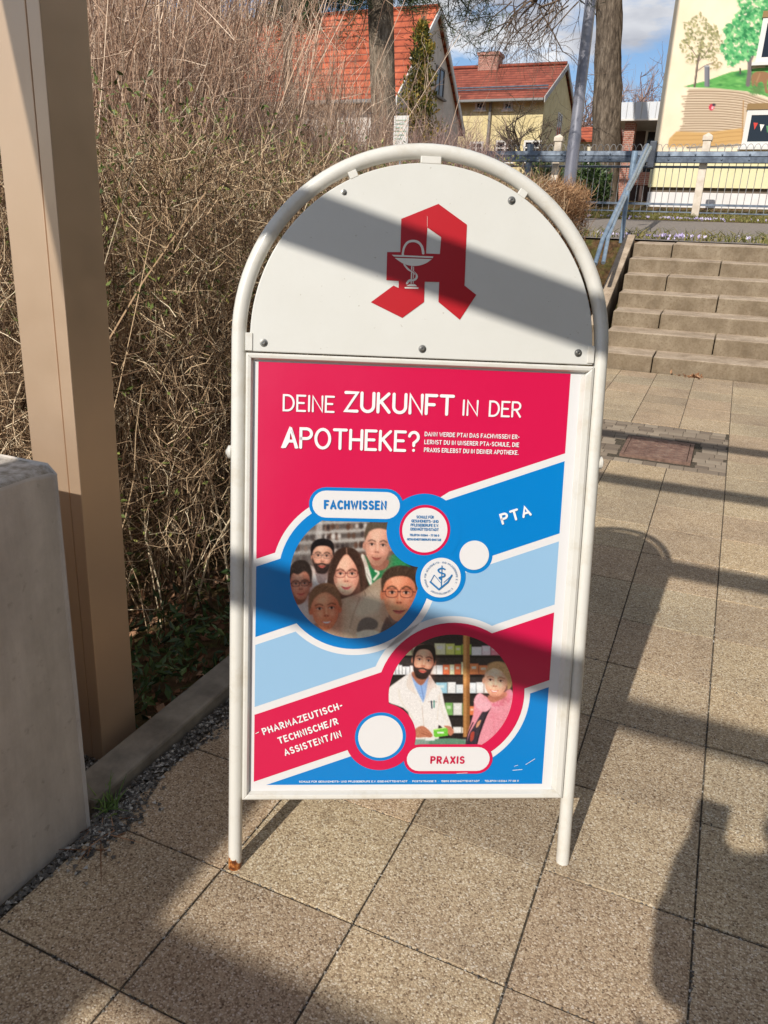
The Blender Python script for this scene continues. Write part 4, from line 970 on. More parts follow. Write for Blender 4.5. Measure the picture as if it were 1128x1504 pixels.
face(c, 862, 412, 92, 116, (212, 152, 128), (150, 118, 82), tilt=6, smile=.95, turn=-.35)
c.poly([(786, 340), (810, 286), (860, 262), (930, 280), (972, 350), (982, 440), (950, 470), (946, 400), (910, 340), (850, 310), (806, 330)], (152, 122, 86), 10); hairlines(c, [(800, 270), (970, 400)], 60, 50, 35, [(190, 158, 116), (98, 74, 52)])
unshade(c, np.clip(((395+0.256*(c.X-513))-c.Y)/80+.5, 0, 1))
c.img = np.clip(134+(c.img-126)*1.18, 0, 250); c.blur(1); c.speckle(5); c.speckle(3, 3)
fB = lambda x, y: uv(560+x/5.127, 920+y/5.127)
c.mesh('counter_picture', lambda x, y: (*fB(x, y), zpic), 0.84, 0.28, poster, in_circ(c, fB, 85.4, 371.4, 134), coat=0.3)

# ------------------------------------------------------------------ fence, guard rail, handrail, lamp
FY = 18.0
fc_m = noisy('fence_post_concrete', C(196, 182, 164), C(222, 210, 194), 6, 0.9, 0.3, 0.01)
steel_b = pmat('galvanised_steel', C(118, 128, 140), 0.45, 0.55); t = NT(steel_b)
t.base(t.ramp(t.noise(t.co(), 9, 6), [(0.35, C(84, 92, 104)), (0.65, C(118, 128, 140))]))
bar_m = pmat('wire_steel', C(158, 156, 154), 0.5, 0.2)
fz = hgt(0, FY)
fn_ = thing('fence', (-0.94, FY, fz), 'long steel bar fence with looped tops and pale concrete posts above the stairs', 'fence')
for x in (-9.8, -6.9, -3.93, -0.945, 2.05, 5.0):
    b = MB().box(x-0.075, x+0.075, FY-0.075, FY+0.075, fz-0.3, 3.60)
    o = len(b.v)
    zt = 3.60
    b.add([(x-0.095, FY-0.095, zt+0.002), (x+0.095, FY-0.095, zt+0.002), (x+0.095, FY+0.095, zt+0.002), (x-0.095, FY+0.095, zt+0.002), (x-0.095, FY-0.095, zt+0.09), (x+0.095, FY-0.095, zt+0.09), (x+0.095, FY+0.095, zt+0.09), (x-0.095, FY+0.095, zt+0.09), (x, FY, zt+0.16)],
          [(3, 2, 1, 0), (0, 1, 5, 4), (1, 2, 6, 5), (2, 3, 7, 6), (3, 0, 4, 7), (4, 5, 8), (5, 6, 8), (6, 7, 8), (7, 4, 8)])
    b.build('concrete_post', fc_m, fn_, bevel=0.012)
b = MB(); xs_ = np.arange(-9.7, 4.9, 0.132)
for i, x in enumerate(xs_):
    if min(abs(x-p) for p in (-9.8, -6.9, -3.93, -0.945, 2.05, 5.0)) < 0.09: continue
    b.tube([(x, FY, fz+0.07), (x, FY, 3.42)], 0.0068, 4, cap=False)
    b.tube([(x+0.066*(1-math.cos(a)), FY+0.004, 3.42+0.13*math.sin(a)) for a in np.linspace(0, math.pi/2, 5)], 0.006, 4, cap=False)
    b.tube([(x-0.066*(1-math.cos(a)), FY-0.004, 3.42+0.13*math.sin(a)) for a in np.linspace(0, math.pi/2, 5)], 0.006, 4, cap=False)
b.build('bars', bar_m, fn_, smooth=True)
b = MB()
for z in (2.26, 2.41, 3.12): b.box(-9.8, 5.0, FY-0.024, FY-0.0095, z-(0.022 if z > 2.3 else 0.012), z+(0.022 if z > 2.3 else 0.012))
b.build('cross_rail', steel_b, fn_)
# flat steel guard rail in front of the fence
gl = thing('guard_rail', (-3.5, 17.6, hgt(0, 17.6)), 'grey-blue flat steel guard rail on stubby posts in front of the fence', 'guard rail')
def rail(x0, x1, y, z0, z1):
    prof = [(0, z0), (-0.03, z0+0.01), (-0.035, (z0+z1)/2-0.02), (-0.022, (z0+z1)/2), (-0.035, (z0+z1)/2+0.02), (-0.03, z1-0.01), (0, z1), (0.0, z0)]
    b = MB(); k = 7; V = [(x, y+p[0], p[1]) for x in (x0, x1) for p in prof[:7]]
    F = [(i, (i+1) % k, k+(i+1) % k, k+i) for i in range(k)]+[tuple(range(k-1, -1, -1)), tuple(range(k, 2*k))]
    b.add(V, F)
    bolts = []
    for x in np.arange(x0+0.25, x1-0.1, 0.5):
        for dz in (-0.045, 0.045): bolts.append(MB().lathe([(0.02, 0), (0.02, 0.012), (0.008, 0.018)], 0, 0, 0, 6, Matrix.Translation((x, y-0.034, (z0+z1)/2+dz)) @ Matrix.Rotation(R(90), 4, 'X')))
    r_ = b.build('rail', steel_b, gl)
    for q_ in bolts: q_.build('bolt', steel_b, r_)
rail(-9.5, -1.99, 17.62, 3.16, 3.38); rail(-1.86, 5.0, 17.80, 3.17, 3.39)
for x, zt in ((-4.46, 3.52), (-7.4, 3.40), (0.9, 3.36), (3.4, 3.36)):
    MB().tube([(x, 17.70, hgt(0, 17.7)-0.2), (x, 17.70, zt)], 0.075, 14).build('stub_post', steel_b, gl, smooth=True, auto=50)
MB().box(-2.0, -1.86, 17.60, 17.84, 3.06, 3.56).build('end_plate', pmat('dark_steel', C(72, 76, 84), 0.5, 0.5), gl, bevel=0.015)
# tubular handrail climbing beside the stairs
hr_m = pmat('handrail_paint', C(126, 146, 166), 0.4, 0.3); t = NT(hr_m); t.base(t.ramp(t.noise(t.co(), 12, 6), [(0.35, C(112, 132, 152)), (0.65, C(146, 164, 180))]))
hr = thing('handrail', at(888, 384, 7.6), 'blue-grey tubular handrail climbing beside the concrete stairs', 'handrail')
A1 = [at(874, 388, 7.55), at(885, 352, 7.8), at(895, 331, 8.05), at(914, 291, 8.8), at(931, 257, 10.2), at(951, 214, 14.5)]
MB().tube(A1, [0.021, 0.021, 0.022, 0.024, 0.028, 0.038], 12).build('rail', hr_m, hr, smooth=True, auto=50)
B1 = [at(886, 386, 7.6), at(893, 350, 7.85), at(905, 320, 8.3), at(918, 290, 8.9), at(939, 250, 10.9), at(955, 217, 14.5)]
MB().tube(B1, [0.019]*3+[0.021, 0.026, 0.034], 12).build('rail', hr_m, hr, smooth=True, auto=50)
for q0, q1, Y, r_ in (((912, 357), (922, 280), 9.0, 0.024), ((927, 262), (933, 222), 12.6, 0.045)):
    MB().tube([at(*q0, Y), at(*q1, Y)], r_, 12).build('stanchion', hr_m, hr, smooth=True, auto=50)
# lamp post
lp_m = pmat('lamp_grey', C(122, 122, 130), 0.45, 0.2); t = NT(lp_m); t.base(t.ramp(t.noise(t.co('Object', (1, 1, 0.25)), 5, 6), [(0.35, C(108, 108, 118)), (0.65, C(138, 138, 146))]))
a0, a1 = at(835, 278, 14.0), at(868, 0, 14.0)
lpx = (a0.x+a1.x)/2
lp = thing('street_lamp', (lpx, 14.0, hgt(0, 14)), 'tall slender grey street lamp column rising behind the small clipped hedge', 'street lamp')
MB().lathe([(0.105, -0.2), (0.105, 1.35), (0.092, 1.42), (0.082, 5.0), (0.055, 11.0)], lpx, 14.0, hgt(0, 14), 20).build('column', lp_m, lp, smooth=True, auto=40)
b = MB().tube([(lpx, 14.0, hgt(0, 14)+10.9), (lpx-0.1, 14.0, hgt(0, 14)+11.2), (lpx-0.7, 14.0, hgt(0, 14)+11.4)], 0.04, 10); b.build('arm', lp_m, lp, smooth=True)
MB().box(lpx-1.3, lpx-0.65, 13.85, 14.15, hgt(0, 14)+11.35, hgt(0, 14)+11.47).build('lamp_head', lp_m, lp, bevel=0.03)

# ------------------------------------------------------------------ houses
def tile_mat(name, c1, c2, c3, k=1.0, rows=0.30):
    mt = pmat(name, c1, 0.75, spec=0.25); t = NT(mt); v = t.co()
    s = t.new('ShaderNodeSeparateXYZ'); t.l.new(v, s.inputs[0])
    cm = t.new('ShaderNodeCombineXYZ'); t.l.new(s.outputs[0], cm.inputs[0]); t.l.new(t.math('MULTIPLY', s.outputs[2], k), cm.inputs[1])
    bk = t.new('ShaderNodeTexBrick'); t.l.new(cm.outputs[0], bk.inputs['Vector']); bk.inputs['Scale'].default_value = 1.0
    bk.inputs['Brick Width'].default_value = 0.24; bk.inputs['Row Height'].default_value = rows; bk.inputs['Mortar Size'].default_value = 0.0
    bk.inputs['Color1'].default_value = c1; bk.inputs['Color2'].default_value = c2; bk.inputs['Mortar'].default_value = c3; bk.offset = 0.0
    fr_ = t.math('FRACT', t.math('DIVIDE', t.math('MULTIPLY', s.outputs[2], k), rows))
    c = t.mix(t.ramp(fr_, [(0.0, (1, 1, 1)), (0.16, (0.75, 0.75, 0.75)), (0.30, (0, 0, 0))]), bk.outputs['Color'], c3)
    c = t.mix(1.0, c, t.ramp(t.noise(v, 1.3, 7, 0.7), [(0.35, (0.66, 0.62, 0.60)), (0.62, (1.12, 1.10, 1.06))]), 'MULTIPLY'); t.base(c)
    col_ = t.math('ABSOLUTE', t.math('SUBTRACT', t.math('FRACT', t.math('DIVIDE', s.outputs[0], 0.24)), 0.5))
    t.bump(t.math('ADD', fr_, t.math('MULTIPLY', col_, -0.8)), 0.5, 0.04); return mt
plaster = noisy('grey_plaster', C(206, 198, 188), C(222, 214, 205), 4, 0.9, 0.15, 0.01)
white_p = pmat('white_trim', C(226, 222, 216, 0.85), 0.5)
glass_m = pmat('window_glass', C(22, 24, 30), 0.08, spec=0.6)
def window(parent, x0, x1, z0, z1, y, mull=1, fm=None, sill=True, side='y', tr=0, fw=0.06):
    """opening in a wall that faces -y (or +x when side is 'x'; then x0..x1 run along y)"""
    fm = fm or white_p; b = MB(); g_ = MB()
    def bx(mb, a0, a1, d0, d1, c0, c1):
        if side == 'y': mb.box(a0, a1, y-d1, y-d0, c0, c1)
        else: mb.box(y+d0, y+d1, a0, a1, c0, c1)
    bx(b, x0, x0+fw, -.05, .03, z0, z1); bx(b, x1-fw, x1, -.05, .03, z0, z1); bx(b, x0+fw, x1-fw, -.05, .03, z0, z0+fw); bx(b, x0+fw, x1-fw, -.05, .03, z1-fw, z1)
    for i in range(mull):
        xm = x0+(x1-x0)*(i+1)/(mull+1); bx(b, xm-fw*.45, xm+fw*.45, -.05, .026, z0+fw, z1-fw)
    for i in range(tr):
        zm = z0+(z1-z0)*(0.66 if tr == 1 else (i+1)/(tr+1)); bx(b, x0+fw, x1-fw, -.05, .022, zm-fw*.3, zm+fw*.3)
    w = b.build('window', fm, parent)
    bx(g_, x0+fw, x1-fw, -.04, .008, z0+fw, z1-fw); g_.build('pane', glass_m, w)
    if sill:
        s_ = MB(); bx(s_, x0-.06, x1+.06, .0, .12, z0-.06, z0-.002); s_.build('sill', fm, w)
    return w
def gable_house(root, x0, x1, yf, yr, yb, ze, zr, zg, wall_m_, roof_m, over=0.35, th=0.14, trim=None):
    b = MB(); V = [(x, y, z) for x in (x0, x1) for y, z in ((yf, zg), (yb, zg), (yb, ze), (yr, zr-0.16), (yf, ze))]
    b.add(V, [(0, 4, 3, 2, 1), (5, 6, 7, 8, 9), (0, 5, 9, 4), (1, 2, 7, 6), (0, 1, 6, 5)])
    wl_ = b.build('wall', wall_m_, root)
    sl = (zr-ze)/(yr-yf); sb = (zr-ze)/(yb-yr)
    rf = MB(); xo0, xo1 = x0-0.3, x1+0.10
    ef, eb = (yf-over, ze-over*sl), (yb+over, ze-over*sb)
    sec = [(ef[0], ef[1]), (yr, zr), (eb[0], eb[1]), (eb[0], eb[1]+th), (yr, zr+th), (ef[0], ef[1]+th)]
    V = [(x, y, z) for x in (xo0, xo1) for y, z in sec]
    rf.add(V, [(0, 1, 7, 6), (1, 2, 8, 7), (2, 3, 9, 8), (3, 4, 10, 9), (4, 5, 11, 10), (5, 0, 6, 11), (0, 5, 4, 1), (1, 4, 3, 2), (6, 7, 10, 11), (7, 8, 9, 10)])
    r_ = rf.build('roof', roof_m, root)
    if trim:
        vb = MB()
        for (ya, za), (yb_, zb_) in (((ef[0], ef[1]), (yr, zr)), ((yr, zr), (eb[0], eb[1]))):
            V = [(x, y, z) for x in (xo1+0.003, xo1+0.05) for y, z in ((ya, za-0.06), (yb_, zb_-0.06), (yb_, zb_+th+0.02), (ya, za+th+0.02))]
            vb.add(V, [(0, 3, 2, 1), (4, 5, 6, 7), (0, 1, 5, 4), (1, 2, 6, 5), (2, 3, 7, 6), (3, 0, 4, 7)])
        vb.build('verge_board', trim, r_)
        MB().box(xo0, xo1, ef[0]-0.13, ef[0]-0.005, ef[1]+0.0, ef[1]+0.11).build('gutter', pmat('zinc', C(120, 118, 116), 0.5, 0.4), r_, bevel=0.02)
    return r_
zb = hgt(0, 24)
lh = thing('gabled_house', (-16, 26.7, zb), 'grey rendered house with a steep orange-red tiled roof behind the tall bare shrubs', 'house')
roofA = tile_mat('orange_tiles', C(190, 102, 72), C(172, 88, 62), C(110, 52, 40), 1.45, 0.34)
rf = gable_house(lh, -25.0, -10.25, 23.75, 26.7, 29.65, 5.75, 8.62, zb-1, plaster, roofA, 0.35, 0.13, white_p)
window(lh, 26.9, 27.75, 6.25, 7.15, -10.25, 1, pmat('brown_frame', C(120, 112, 104), 0.6), True, 'x')
window(lh, 24.7, 25.5, 6.0, 6.9, -10.25, 1, white_p, True, 'x')
for x0 in (-14.6, -17.8, -21.0): window(lh, x0, x0+1.5, 3.6, 5.0, 23.75, 2, white_p, True, tr=1)
for xd in (-18.8, -22.2):                               # dormers
    d = MB(); y0, y1, z0, z1 = 24.5, 26.2, 6.1, 7.45
    d.box(xd-0.75, xd+0.75, y0, y1, z0, z1); dm = d.build('dormer', white_p, lh)
    MB().box(xd-0.9, xd+0.9, y0-0.2, y1+0.4, z1+0.003, z1+0.12).build('dormer_roof', pmat('dark_felt', C(84, 78, 76), 0.8), dm)
    MB().box(xd-0.58, xd+0.58, y0-0.025, y0-0.004, z0+0.3, z1-0.15).build('dormer_glass', glass_m, dm)
brickm = pmat('brick', C(150, 92, 76), 0.9); t = NT(brickm); v = t.co()
bk = t.new('ShaderNodeTexBrick'); bk.inputs['Scale'].default_value = 4.0; sx = t.new('ShaderNodeSeparateXYZ'); t.l.new(v, sx.inputs[0]); cm = t.new('ShaderNodeCombineXYZ')
t.l.new(t.math('ADD', sx.outputs[0], sx.outputs[1]), cm.inputs[0]); t.l.new(sx.outputs[2], cm.inputs[1]); t.l.new(cm.outputs[0], bk.inputs['Vector'])
bk.inputs['Color1'].default_value = C(172, 112, 96); bk.inputs['Color2'].default_value = C(146, 90, 76); bk.inputs['Mortar'].default_value = C(176, 156, 142); bk.inputs['Mortar Size'].default_value = 0.03
t.base(bk.outputs['Color'])
MB().box(-19.6, -18.9, 26.4, 27.0, 8.2, 9.7).box(-19.66, -18.84, 26.34, 27.06, 9.702, 9.85).build('chimney', brickm, rf)

zb = hgt(0, 38)
yh = thing('yellow_house', (-11.6, 41.5, zb), 'yellow rendered house with a brown-red tiled roof and one brick chimney', 'house')
yel = noisy('yellow_plaster', C(206, 188, 140), C(220, 204, 158), 3, 0.9, 0.1, 0.01)
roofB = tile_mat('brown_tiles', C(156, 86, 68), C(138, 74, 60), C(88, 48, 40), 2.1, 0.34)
rf2 = gable_house(yh, -15.2, -9.15, 38.0, 41.5, 45.0, 8.15, 9.98, zb-1, yel, roofB, 0.55, 0.16, pmat('grey_trim', C(170, 164, 158), 0.6))
c0 = at(706, 92, 41.5); c1 = at(735, 92, 41.5)
MB().box(c0.x, c1.x, 41.1, 41.9, 9.6, at(720, 84, 41.5).z).box(c0.x-0.06, c1.x+0.06, 41.04, 41.96, at(720, 84, 41.5).z+0.002, at(720, 84, 41.5).z+0.14).build('chimney', brickm, rf2)
MB().tube([((c0.x+c1.x)/2, 41.5, 10), ((c0.x+c1.x)/2, 41.5, at(720, 70, 41.5).z)], 0.03, 6).build('aerial', steel_b, rf2)
for (q0, q1, mull, tr) in (((699, 149), (713, 162), 0, 0), ((740, 149), (753, 162), 0, 0), ((729, 206), (753, 240), 1, 1), ((690, 208), (708, 236), 1, 1), ((770, 206), (792, 238), 1, 1)):
    a_, c_ = at(*q0, 38.0), at(*q1, 38.0); window(yh, a_.x, c_.x, c_.z, a_.z, 38.0, mull, white_p, True, tr=tr, fw=0.09)
window(yh, 41.0, 42.0, 6.9, 8.0, -9.15, 1, white_p, True, 'x'); window(yh, 40.0, 41.2, 4.6, 6.0, -9.15, 1, white_p, True, 'x')
p_ = at(721, 150, 37.9); MB().tube([(p_.x, 37.9, 8.0), (p_.x, 37.9, zb)], 0.07, 8).build('downpipe', pmat('zinc_pipe', C(140, 136, 130), 0.5, 0.3), yh)
MB().tube([(-15.2, 41.42, 10.16), (-9.06, 41.42, 10.16)], 0.09, 8).build('ridge_cap', roofB, rf2, smooth=True)
MB().tube([(-15.4, 38.25, 8.62), (-9.1, 38.25, 8.62)], 0.035, 6).tube([(-15.4, 38.15, 8.5), (-9.1, 38.15, 8.5)], 0.025, 6).build('snow_guard', steel_b, rf2)
MB().tube([(-25.2, 26.7, 8.74), (-10.2, 26.7, 8.74)], 0.10, 8).build('ridge_cap', roofA, rf, smooth=True)
# little outbuilding between lamp and tree
zb = hgt(0, 46)
ob_ = thing('outbuilding', (-7.5, 47, zb), 'small outbuilding with an orange tiled roof seen between lamp column and tree trunk', 'outbuilding')
a_, c_ = at(852, 182, 46), at(880, 206, 46)
gable_house(ob_, a_.x-0.5, c_.x+0.6, 46, 48.5, 51, c_.z, a_.z+0.1, zb-1, noisy('cream_plaster', C(206, 196, 170), C(220, 210, 186), 3, 0.9, 0.1), roofA, 0.3, 0.12, None)
w0, w1 = at(858, 222, 46), at(872, 246, 46); window(ob_, w0.x, w1.x, w1.z, w0.z, 46, 1, white_p, fw=0.1)

# big building with the painted wall
BY = 19.6; zb = hgt(0, 19.6)
bb = thing('painted_building', (0, 25, zb), 'cream building whose end wall carries a mural of an open book and trees', 'building')
cream = noisy('cream_render', C(243, 222, 190, 0.9), C(248, 231, 201, 0.9), 2, 0.9, 0.08, 0.005)
lem = noisy('lemon_render', C(236, 226, 178, 0.86), C(242, 232, 188, 0.86), 2, 0.9, 0.08, 0.005)
xl = at(992, 0, BY).x
zl_, zpl = at(1128, 232, BY).z, at(1128, 277, BY).z
MB().box(xl, 9.0, BY, 31, zl_, 11.5).build('wall', cream, bb)
MB().box(xl+0.004, 8.99, BY+0.004, 30.9, zpl, zl_-0.001).build('lower_wall', lem, bb)
MB().box(xl+0.03, 8.97, BY+0.09, 30.8, zpl-0.10, zpl-0.002).build('drip_ledge', pmat('dark_ledge', C(96, 84, 70), 0.8), bb)
MB().box(xl+0.02, 8.98, BY+0.03, 30.85, zb-0.6, zpl-0.103).build('plinth', noisy('white_plinth', C(226, 220, 216, 0.9), C(236, 231, 227, 0.9), 3, 0.9, 0.1), bb)
MB().box(xl-0.15, 9.2, BY-0.3, 31.3, 11.5, 11.9).build('roof', pmat('roof_edge', C(150, 140, 130), 0.7), bb)
def bwin(q0, q1, xr, nm=2):
    a_, c_ = at(*q0, BY), at(*q1, BY); w = window(bb, a_.x, xr, c_.z, a_.z, BY-0.012, nm, white_p, True, fw=0.10)
    MB().box(a_.x-0.02, xr+0.02, BY-0.06, BY-0.013, a_.z+0.002, a_.z+0.12).build('shutter_box', pmat('brown_shutter', C(140, 110, 66), 0.7), w)
    return a_, c_, w
wa, wc, lw_ = bwin((1098, 162), (1093, 216), 3.4)
bwin((1121, 27), (1115, 93), 3.2)
b = MB()                                              # paper bunting strung behind the pane
fcols = [(200, 60, 50), (230, 226, 214), (80, 140, 90), (230, 226, 214)]
for i in range(18):
    x = wa.x+0.16+i*0.13; z = wa.z-0.24-0.10*math.sin(min(1, i/9)*math.pi)
    MB().add([(x, BY-0.026, z), (x+0.09, BY-0.026, z-0.01), (x+0.045, BY-0.026, z-0.14), (x, BY-0.022, z), (x+0.09, BY-0.022, z-0.01), (x+0.045, BY-0.022, z-0.14)], [(0, 2, 1), (3, 4, 5), (0, 1, 4, 3), (1, 2, 5, 4), (2, 0, 3, 5)]).build('bunting_flag', pmat('flag', C(*fcols[i % 4]), 0.8), lw_)
# mural
WB = (245, 226, 196)
c = Canvas(-10, 1500, -160, 1500, 9, WB)
c.poly([(215, 892), (480, 882), (800, 920), (1012, 1000), (1300, 1090), (1500, 1120), (1500, 1420), (760, 1330), (90, 1330), (150, 1270), (175, 1080)], (206, 184, 156), 8, smooth=False)
for i in range(17):
    y = 915+i*25; x0 = 165+18*math.sin(i*2.1)+(40 if i < 2 else 0)-max(0, i-13)*16
    pts = [(x0, y+4), (330, y+2-2*math.sin(i)), (560, y+6), (760, y+26+3*math.sin(i*1.7))]
    if i < 6: pts += [(900, y+70), (1100, y+130), (1500, y+220)]
    c.line(pts, 9, (120, 92, 70), 10, .85); c.line([(p[0], p[1]+9) for p in pts], 6, (238, 218, 190), 8, .7)
c.poly([(20, 1392), (90, 1320), (400, 1330), (760, 1285), (765, 1440), (500, 1465), (200, 1470), (0, 1480)], (206, 164, 104), 8, smooth=False)
for y0 in (1345, 1385, 1430): c.line([(60, y0+20), (380, y0+14), (600, y0-12), (760, y0-22)], 6, (164, 122, 72), 10, .7)
c.line([(200, 1482), (500, 1470), (760, 1455)], 16, (110, 100, 92), 8); c.line([(765, 1010), (750, 1450)], 9, (176, 130, 76), 8)
c.poly([(170, 868), (400, 808), (640, 722), (900, 684), (1100, 670), (1500, 650), (1500, 1130), (1200, 1060), (980, 962), (800, 917), (480, 884), (300, 880)], (98, 168, 84), 8, smooth=False)
for k in range(260):
    x = rng.uniform(200, 1500); y = rng.uniform(700, 960); top = 868-(x-170)*0.31 if x < 640 else 722-(x-640)*.12
    bot = 880+(max(0, x-480)*0.12 if x < 800 else 38+(x-800)*.4)
    if top+12 < y < bot-10: c.ell(x, y, rng.uniform(14, 40), rng.uniform(4, 12), [(62, 132, 58), (132, 192, 104), (82, 150, 72), (40, 104, 52)][rng.integers(4)], rng.uniform(-20, 20), 10, .5)
def crown(cx, cy, rx, ry, n, cols, smin, smax, hole=0.0):
    for k in range(n):
        a = rng.uniform(0, 6.28); r = math.sqrt(rng.random())*(1+0.16*math.sin(3*a+1)+.1*math.sin(7*a)); x, y = cx+rx*r*math.cos(a), cy+ry*r*math.sin(a)
        c.ell(x, y, rng.uniform(smin, smax), rng.uniform(smin, smax)*.6, cols[rng.integers(len(cols))], rng.uniform(0, 180), 7, .8)
c.line([(275, 870), (292, 740), (305, 630), (330, 520), (345, 400)], 20, (104, 88, 78), 6); c.line([(310, 620), (390, 530), (450, 440)], 10, (112, 94, 82), 6); c.line([(298, 715), (380, 660), (470, 630)], 9, (112, 94, 82), 6); c.line([(315, 600), (250, 500), (200, 440)], 8, (112, 94, 82), 6)
crown(340, 400, 205, 230, 330, [(134, 132, 88), (160, 154, 108), (112, 112, 72), (180, 172, 120)], 8, 20); crown(480, 640, 60, 60, 34, [(150, 136, 92), (172, 158, 112)], 8, 16)
c.rect(374, 424, 665, 872, (126, 126, 132), 8); c.rect(408, 424, 665, 872, (92, 92, 100), 10, .8); c.ell(399, 665, 25, 9, (170, 170, 172))
c.line([(810, 850), (828, 700), (826, 620), (790, 500)], 44, (116, 106, 104), 10); c.line([(826, 640), (880, 520), (930, 420)], 22, (116, 106, 104), 8)
crown(735, 430, 190, 215, 420, [(66, 158, 92), (104, 186, 116), (40, 124, 70), (136, 204, 132)], 12, 30); crown(960, 140, 300, 240, 520, [(66, 158, 92), (104, 186, 116), (40, 124, 70), (136, 204, 132)], 12, 32); crown(1150, 420, 240, 240, 320, [(66, 158, 92), (104, 186, 116), (40, 124, 70)], 12, 32)
c.ell(735, 745, 55, 25, (44, 106, 58), 0, 20, .8); c.rect(722, 740, 685, 745, (80, 84, 70), 6)
c.poly([(850, 860), (845, 770), (880, 725), (960, 715), (1020, 735), (1080, 760), (1100, 860), (1070, 880), (1050, 810), (1010, 800), (1000, 880), (1020, 930), (985, 930), (960, 830), (920, 830), (905, 870), (880, 860), (885, 800), (870, 860)], (152, 112, 78), 8)
c.line([(930, 740), (900, 820)], 12, (186, 146, 108), 12, .7)
for k in range(40): c.line([(rng.uniform(820, 1000), rng.uniform(880, 960)), (rng.uniform(820, 1000), rng.uniform(820, 900))], 6, (96, 128, 74), 8, .6)
c.ell(446, 1076, 28, 34, (206, 60, 78), 20, 6); c.ell(468, 1052, 18, 14, (60, 50, 60), 0, 6); c.ell(455, 1082, 10, 18, (236, 220, 214), 30, 6, .8)
fM = lambda x, y: tuple(at(980+x/6.838, y/6.838, BY-0.006))
keep = (c.touch > 0.12)
mur = c.mesh('mural', fM, 0.9, 0.85, bb, keep, local=False)

# low annex with the metal fascia
AYd = 30.0; zb = hgt(0, 30)
an = thing('annex', (-2.6, 31.5, zb), 'low annex with pale ribbed metal fascia and red brick pillar', 'annex')
f0, f1 = at(909, 148, AYd), at(968, 177, AYd)
b = MB().box(f0.x, f1.x+0.9, AYd, 35, f1.z, f0.z-0.05)
for x in np.arange(f0.x+0.05, f1.x+0.8, 0.24): b.box(x-0.025, x+0.025, AYd-0.05, AYd-0.002, f1.z+0.06, f0.z-0.06)
b.build('fascia', pmat('pale_metal', C(190, 192, 196), 0.4, 0.3), an)
MB().box(f0.x-0.05, f1.x+0.9, AYd-0.08, AYd-0.002, f1.z, f1.z+0.055).build('fascia_edge', white_p, an)
p0, p1 = at(918, 185, AYd+0.3), at(933, 185, AYd+0.3)
MB().box(p0.x, p1.x, AYd+0.3, AYd+0.75, zb-0.5, f1.z-0.005).build('pillar', brickm, an)
MB().box(f0.x, f1.x+1.2, AYd+2.2, AYd+2.4, zb-0.5, f1.z-0.005).build('rear_wall', pmat('dark_wall', C(74, 58, 54), 0.85), an)
q0, q1 = at(936, 248, AYd+0.35), at(962, 272, AYd+0.35)
MB().box(p1.x+0.01, q1.x+0.8, AYd+0.35, AYd+0.6, q1.z, q0.z-0.1).build('parapet', brickm, an)
window(an, q0.x-0.1, q1.x+0.4, q0.z, at(940, 190, AYd+2.2).z, AYd+2.19, 2, white_p, True, fw=0.08)
window(an, q0.x+0.05, q1.x+0.35, q0.z+0.05, at(940, 236, AYd+0.3).z+0.1, AYd+0.5, 1, white_p, False, fw=0.07)

# ------------------------------------------------------------------ vegetation
twig_m = islands('hedge_twig', [(0.0, C(64, 49, 38)), (0.3, C(114, 91, 70)), (0.6, C(168, 139, 108)), (0.85, C(216, 188, 152)), (1.0, C(240, 222, 190))], 0.8)
tan_m = islands('dry_stem', [(0.0, C(110, 86, 72)), (0.3, C(164, 132, 110)), (0.7, C(206, 176, 150)), (1.0, C(240, 218, 194))], 0.8)
pur_m = islands('purple_stem', [(0.0, C(104, 82, 78)), (0.5, C(150, 122, 114)), (1.0, C(186, 160, 148))], 0.8)
leaf_m = islands('green_leaf', [(0.0, C(58, 72, 32)), (0.5, C(98, 110, 52)), (0.8, C(130, 138, 70)), (1.0, C(166, 160, 92))], 0.5, 0.4)
ivy_m = islands('dark_leaf', [(0.0, C(40, 58, 30)), (0.6, C(66, 88, 44)), (1.0, C(96, 116, 62))], 0.45, 0.45)
dry_m = islands('dry_leaf', [(0.0, C(104, 70, 48)), (0.5, C(150, 108, 78)), (1.0, C(190, 152, 120))], 0.8)
def gz(P): return np.array([hgt(x, y) for x, y in P[:, :2]])
def twigs(P0, length, up, r, K=3, wig=0.25):
    N = len(P0); d = rng.normal(size=(N, 3)); d[:, 2] += up; d /= np.linalg.norm(d, axis=1, keepdims=True)
    L = length*(0.5+rng.random(N)); P = np.empty((N, K, 3)); P[:, 0] = P0
    for k in range(1, K):
        P[:, k] = P[:, k-1]+d*(L/(K-1))[:, None]; d = d+rng.normal(0, wig, (N, 3)); d[:, 2] += 0.08*up; d /= np.linalg.norm(d, axis=1, keepdims=True)
    rr = (r*(0.6+0.8*rng.random(N)))[:, None]*np.linspace(1, 0.35, K)[None]; return strands(P, rr), P
def stems(base, H, lean, r, K=6, wig=0.03):
    N = len(base); d = np.stack([rng.normal(0, lean, N), rng.normal(0, lean, N), np.ones(N)], 1); P = np.empty((N, K, 3)); P[:, 0] = base
    for k in range(1, K):
        P[:, k] = P[:, k-1]+d*(H/(K-1))[:, None]; d[:, :2] += rng.normal(0, wig, (N, 2))
    rr = (r*(0.6+0.8*rng.random(N)))[:, None]*np.linspace(1, 0.4, K)[None]; return strands(P, rr), P

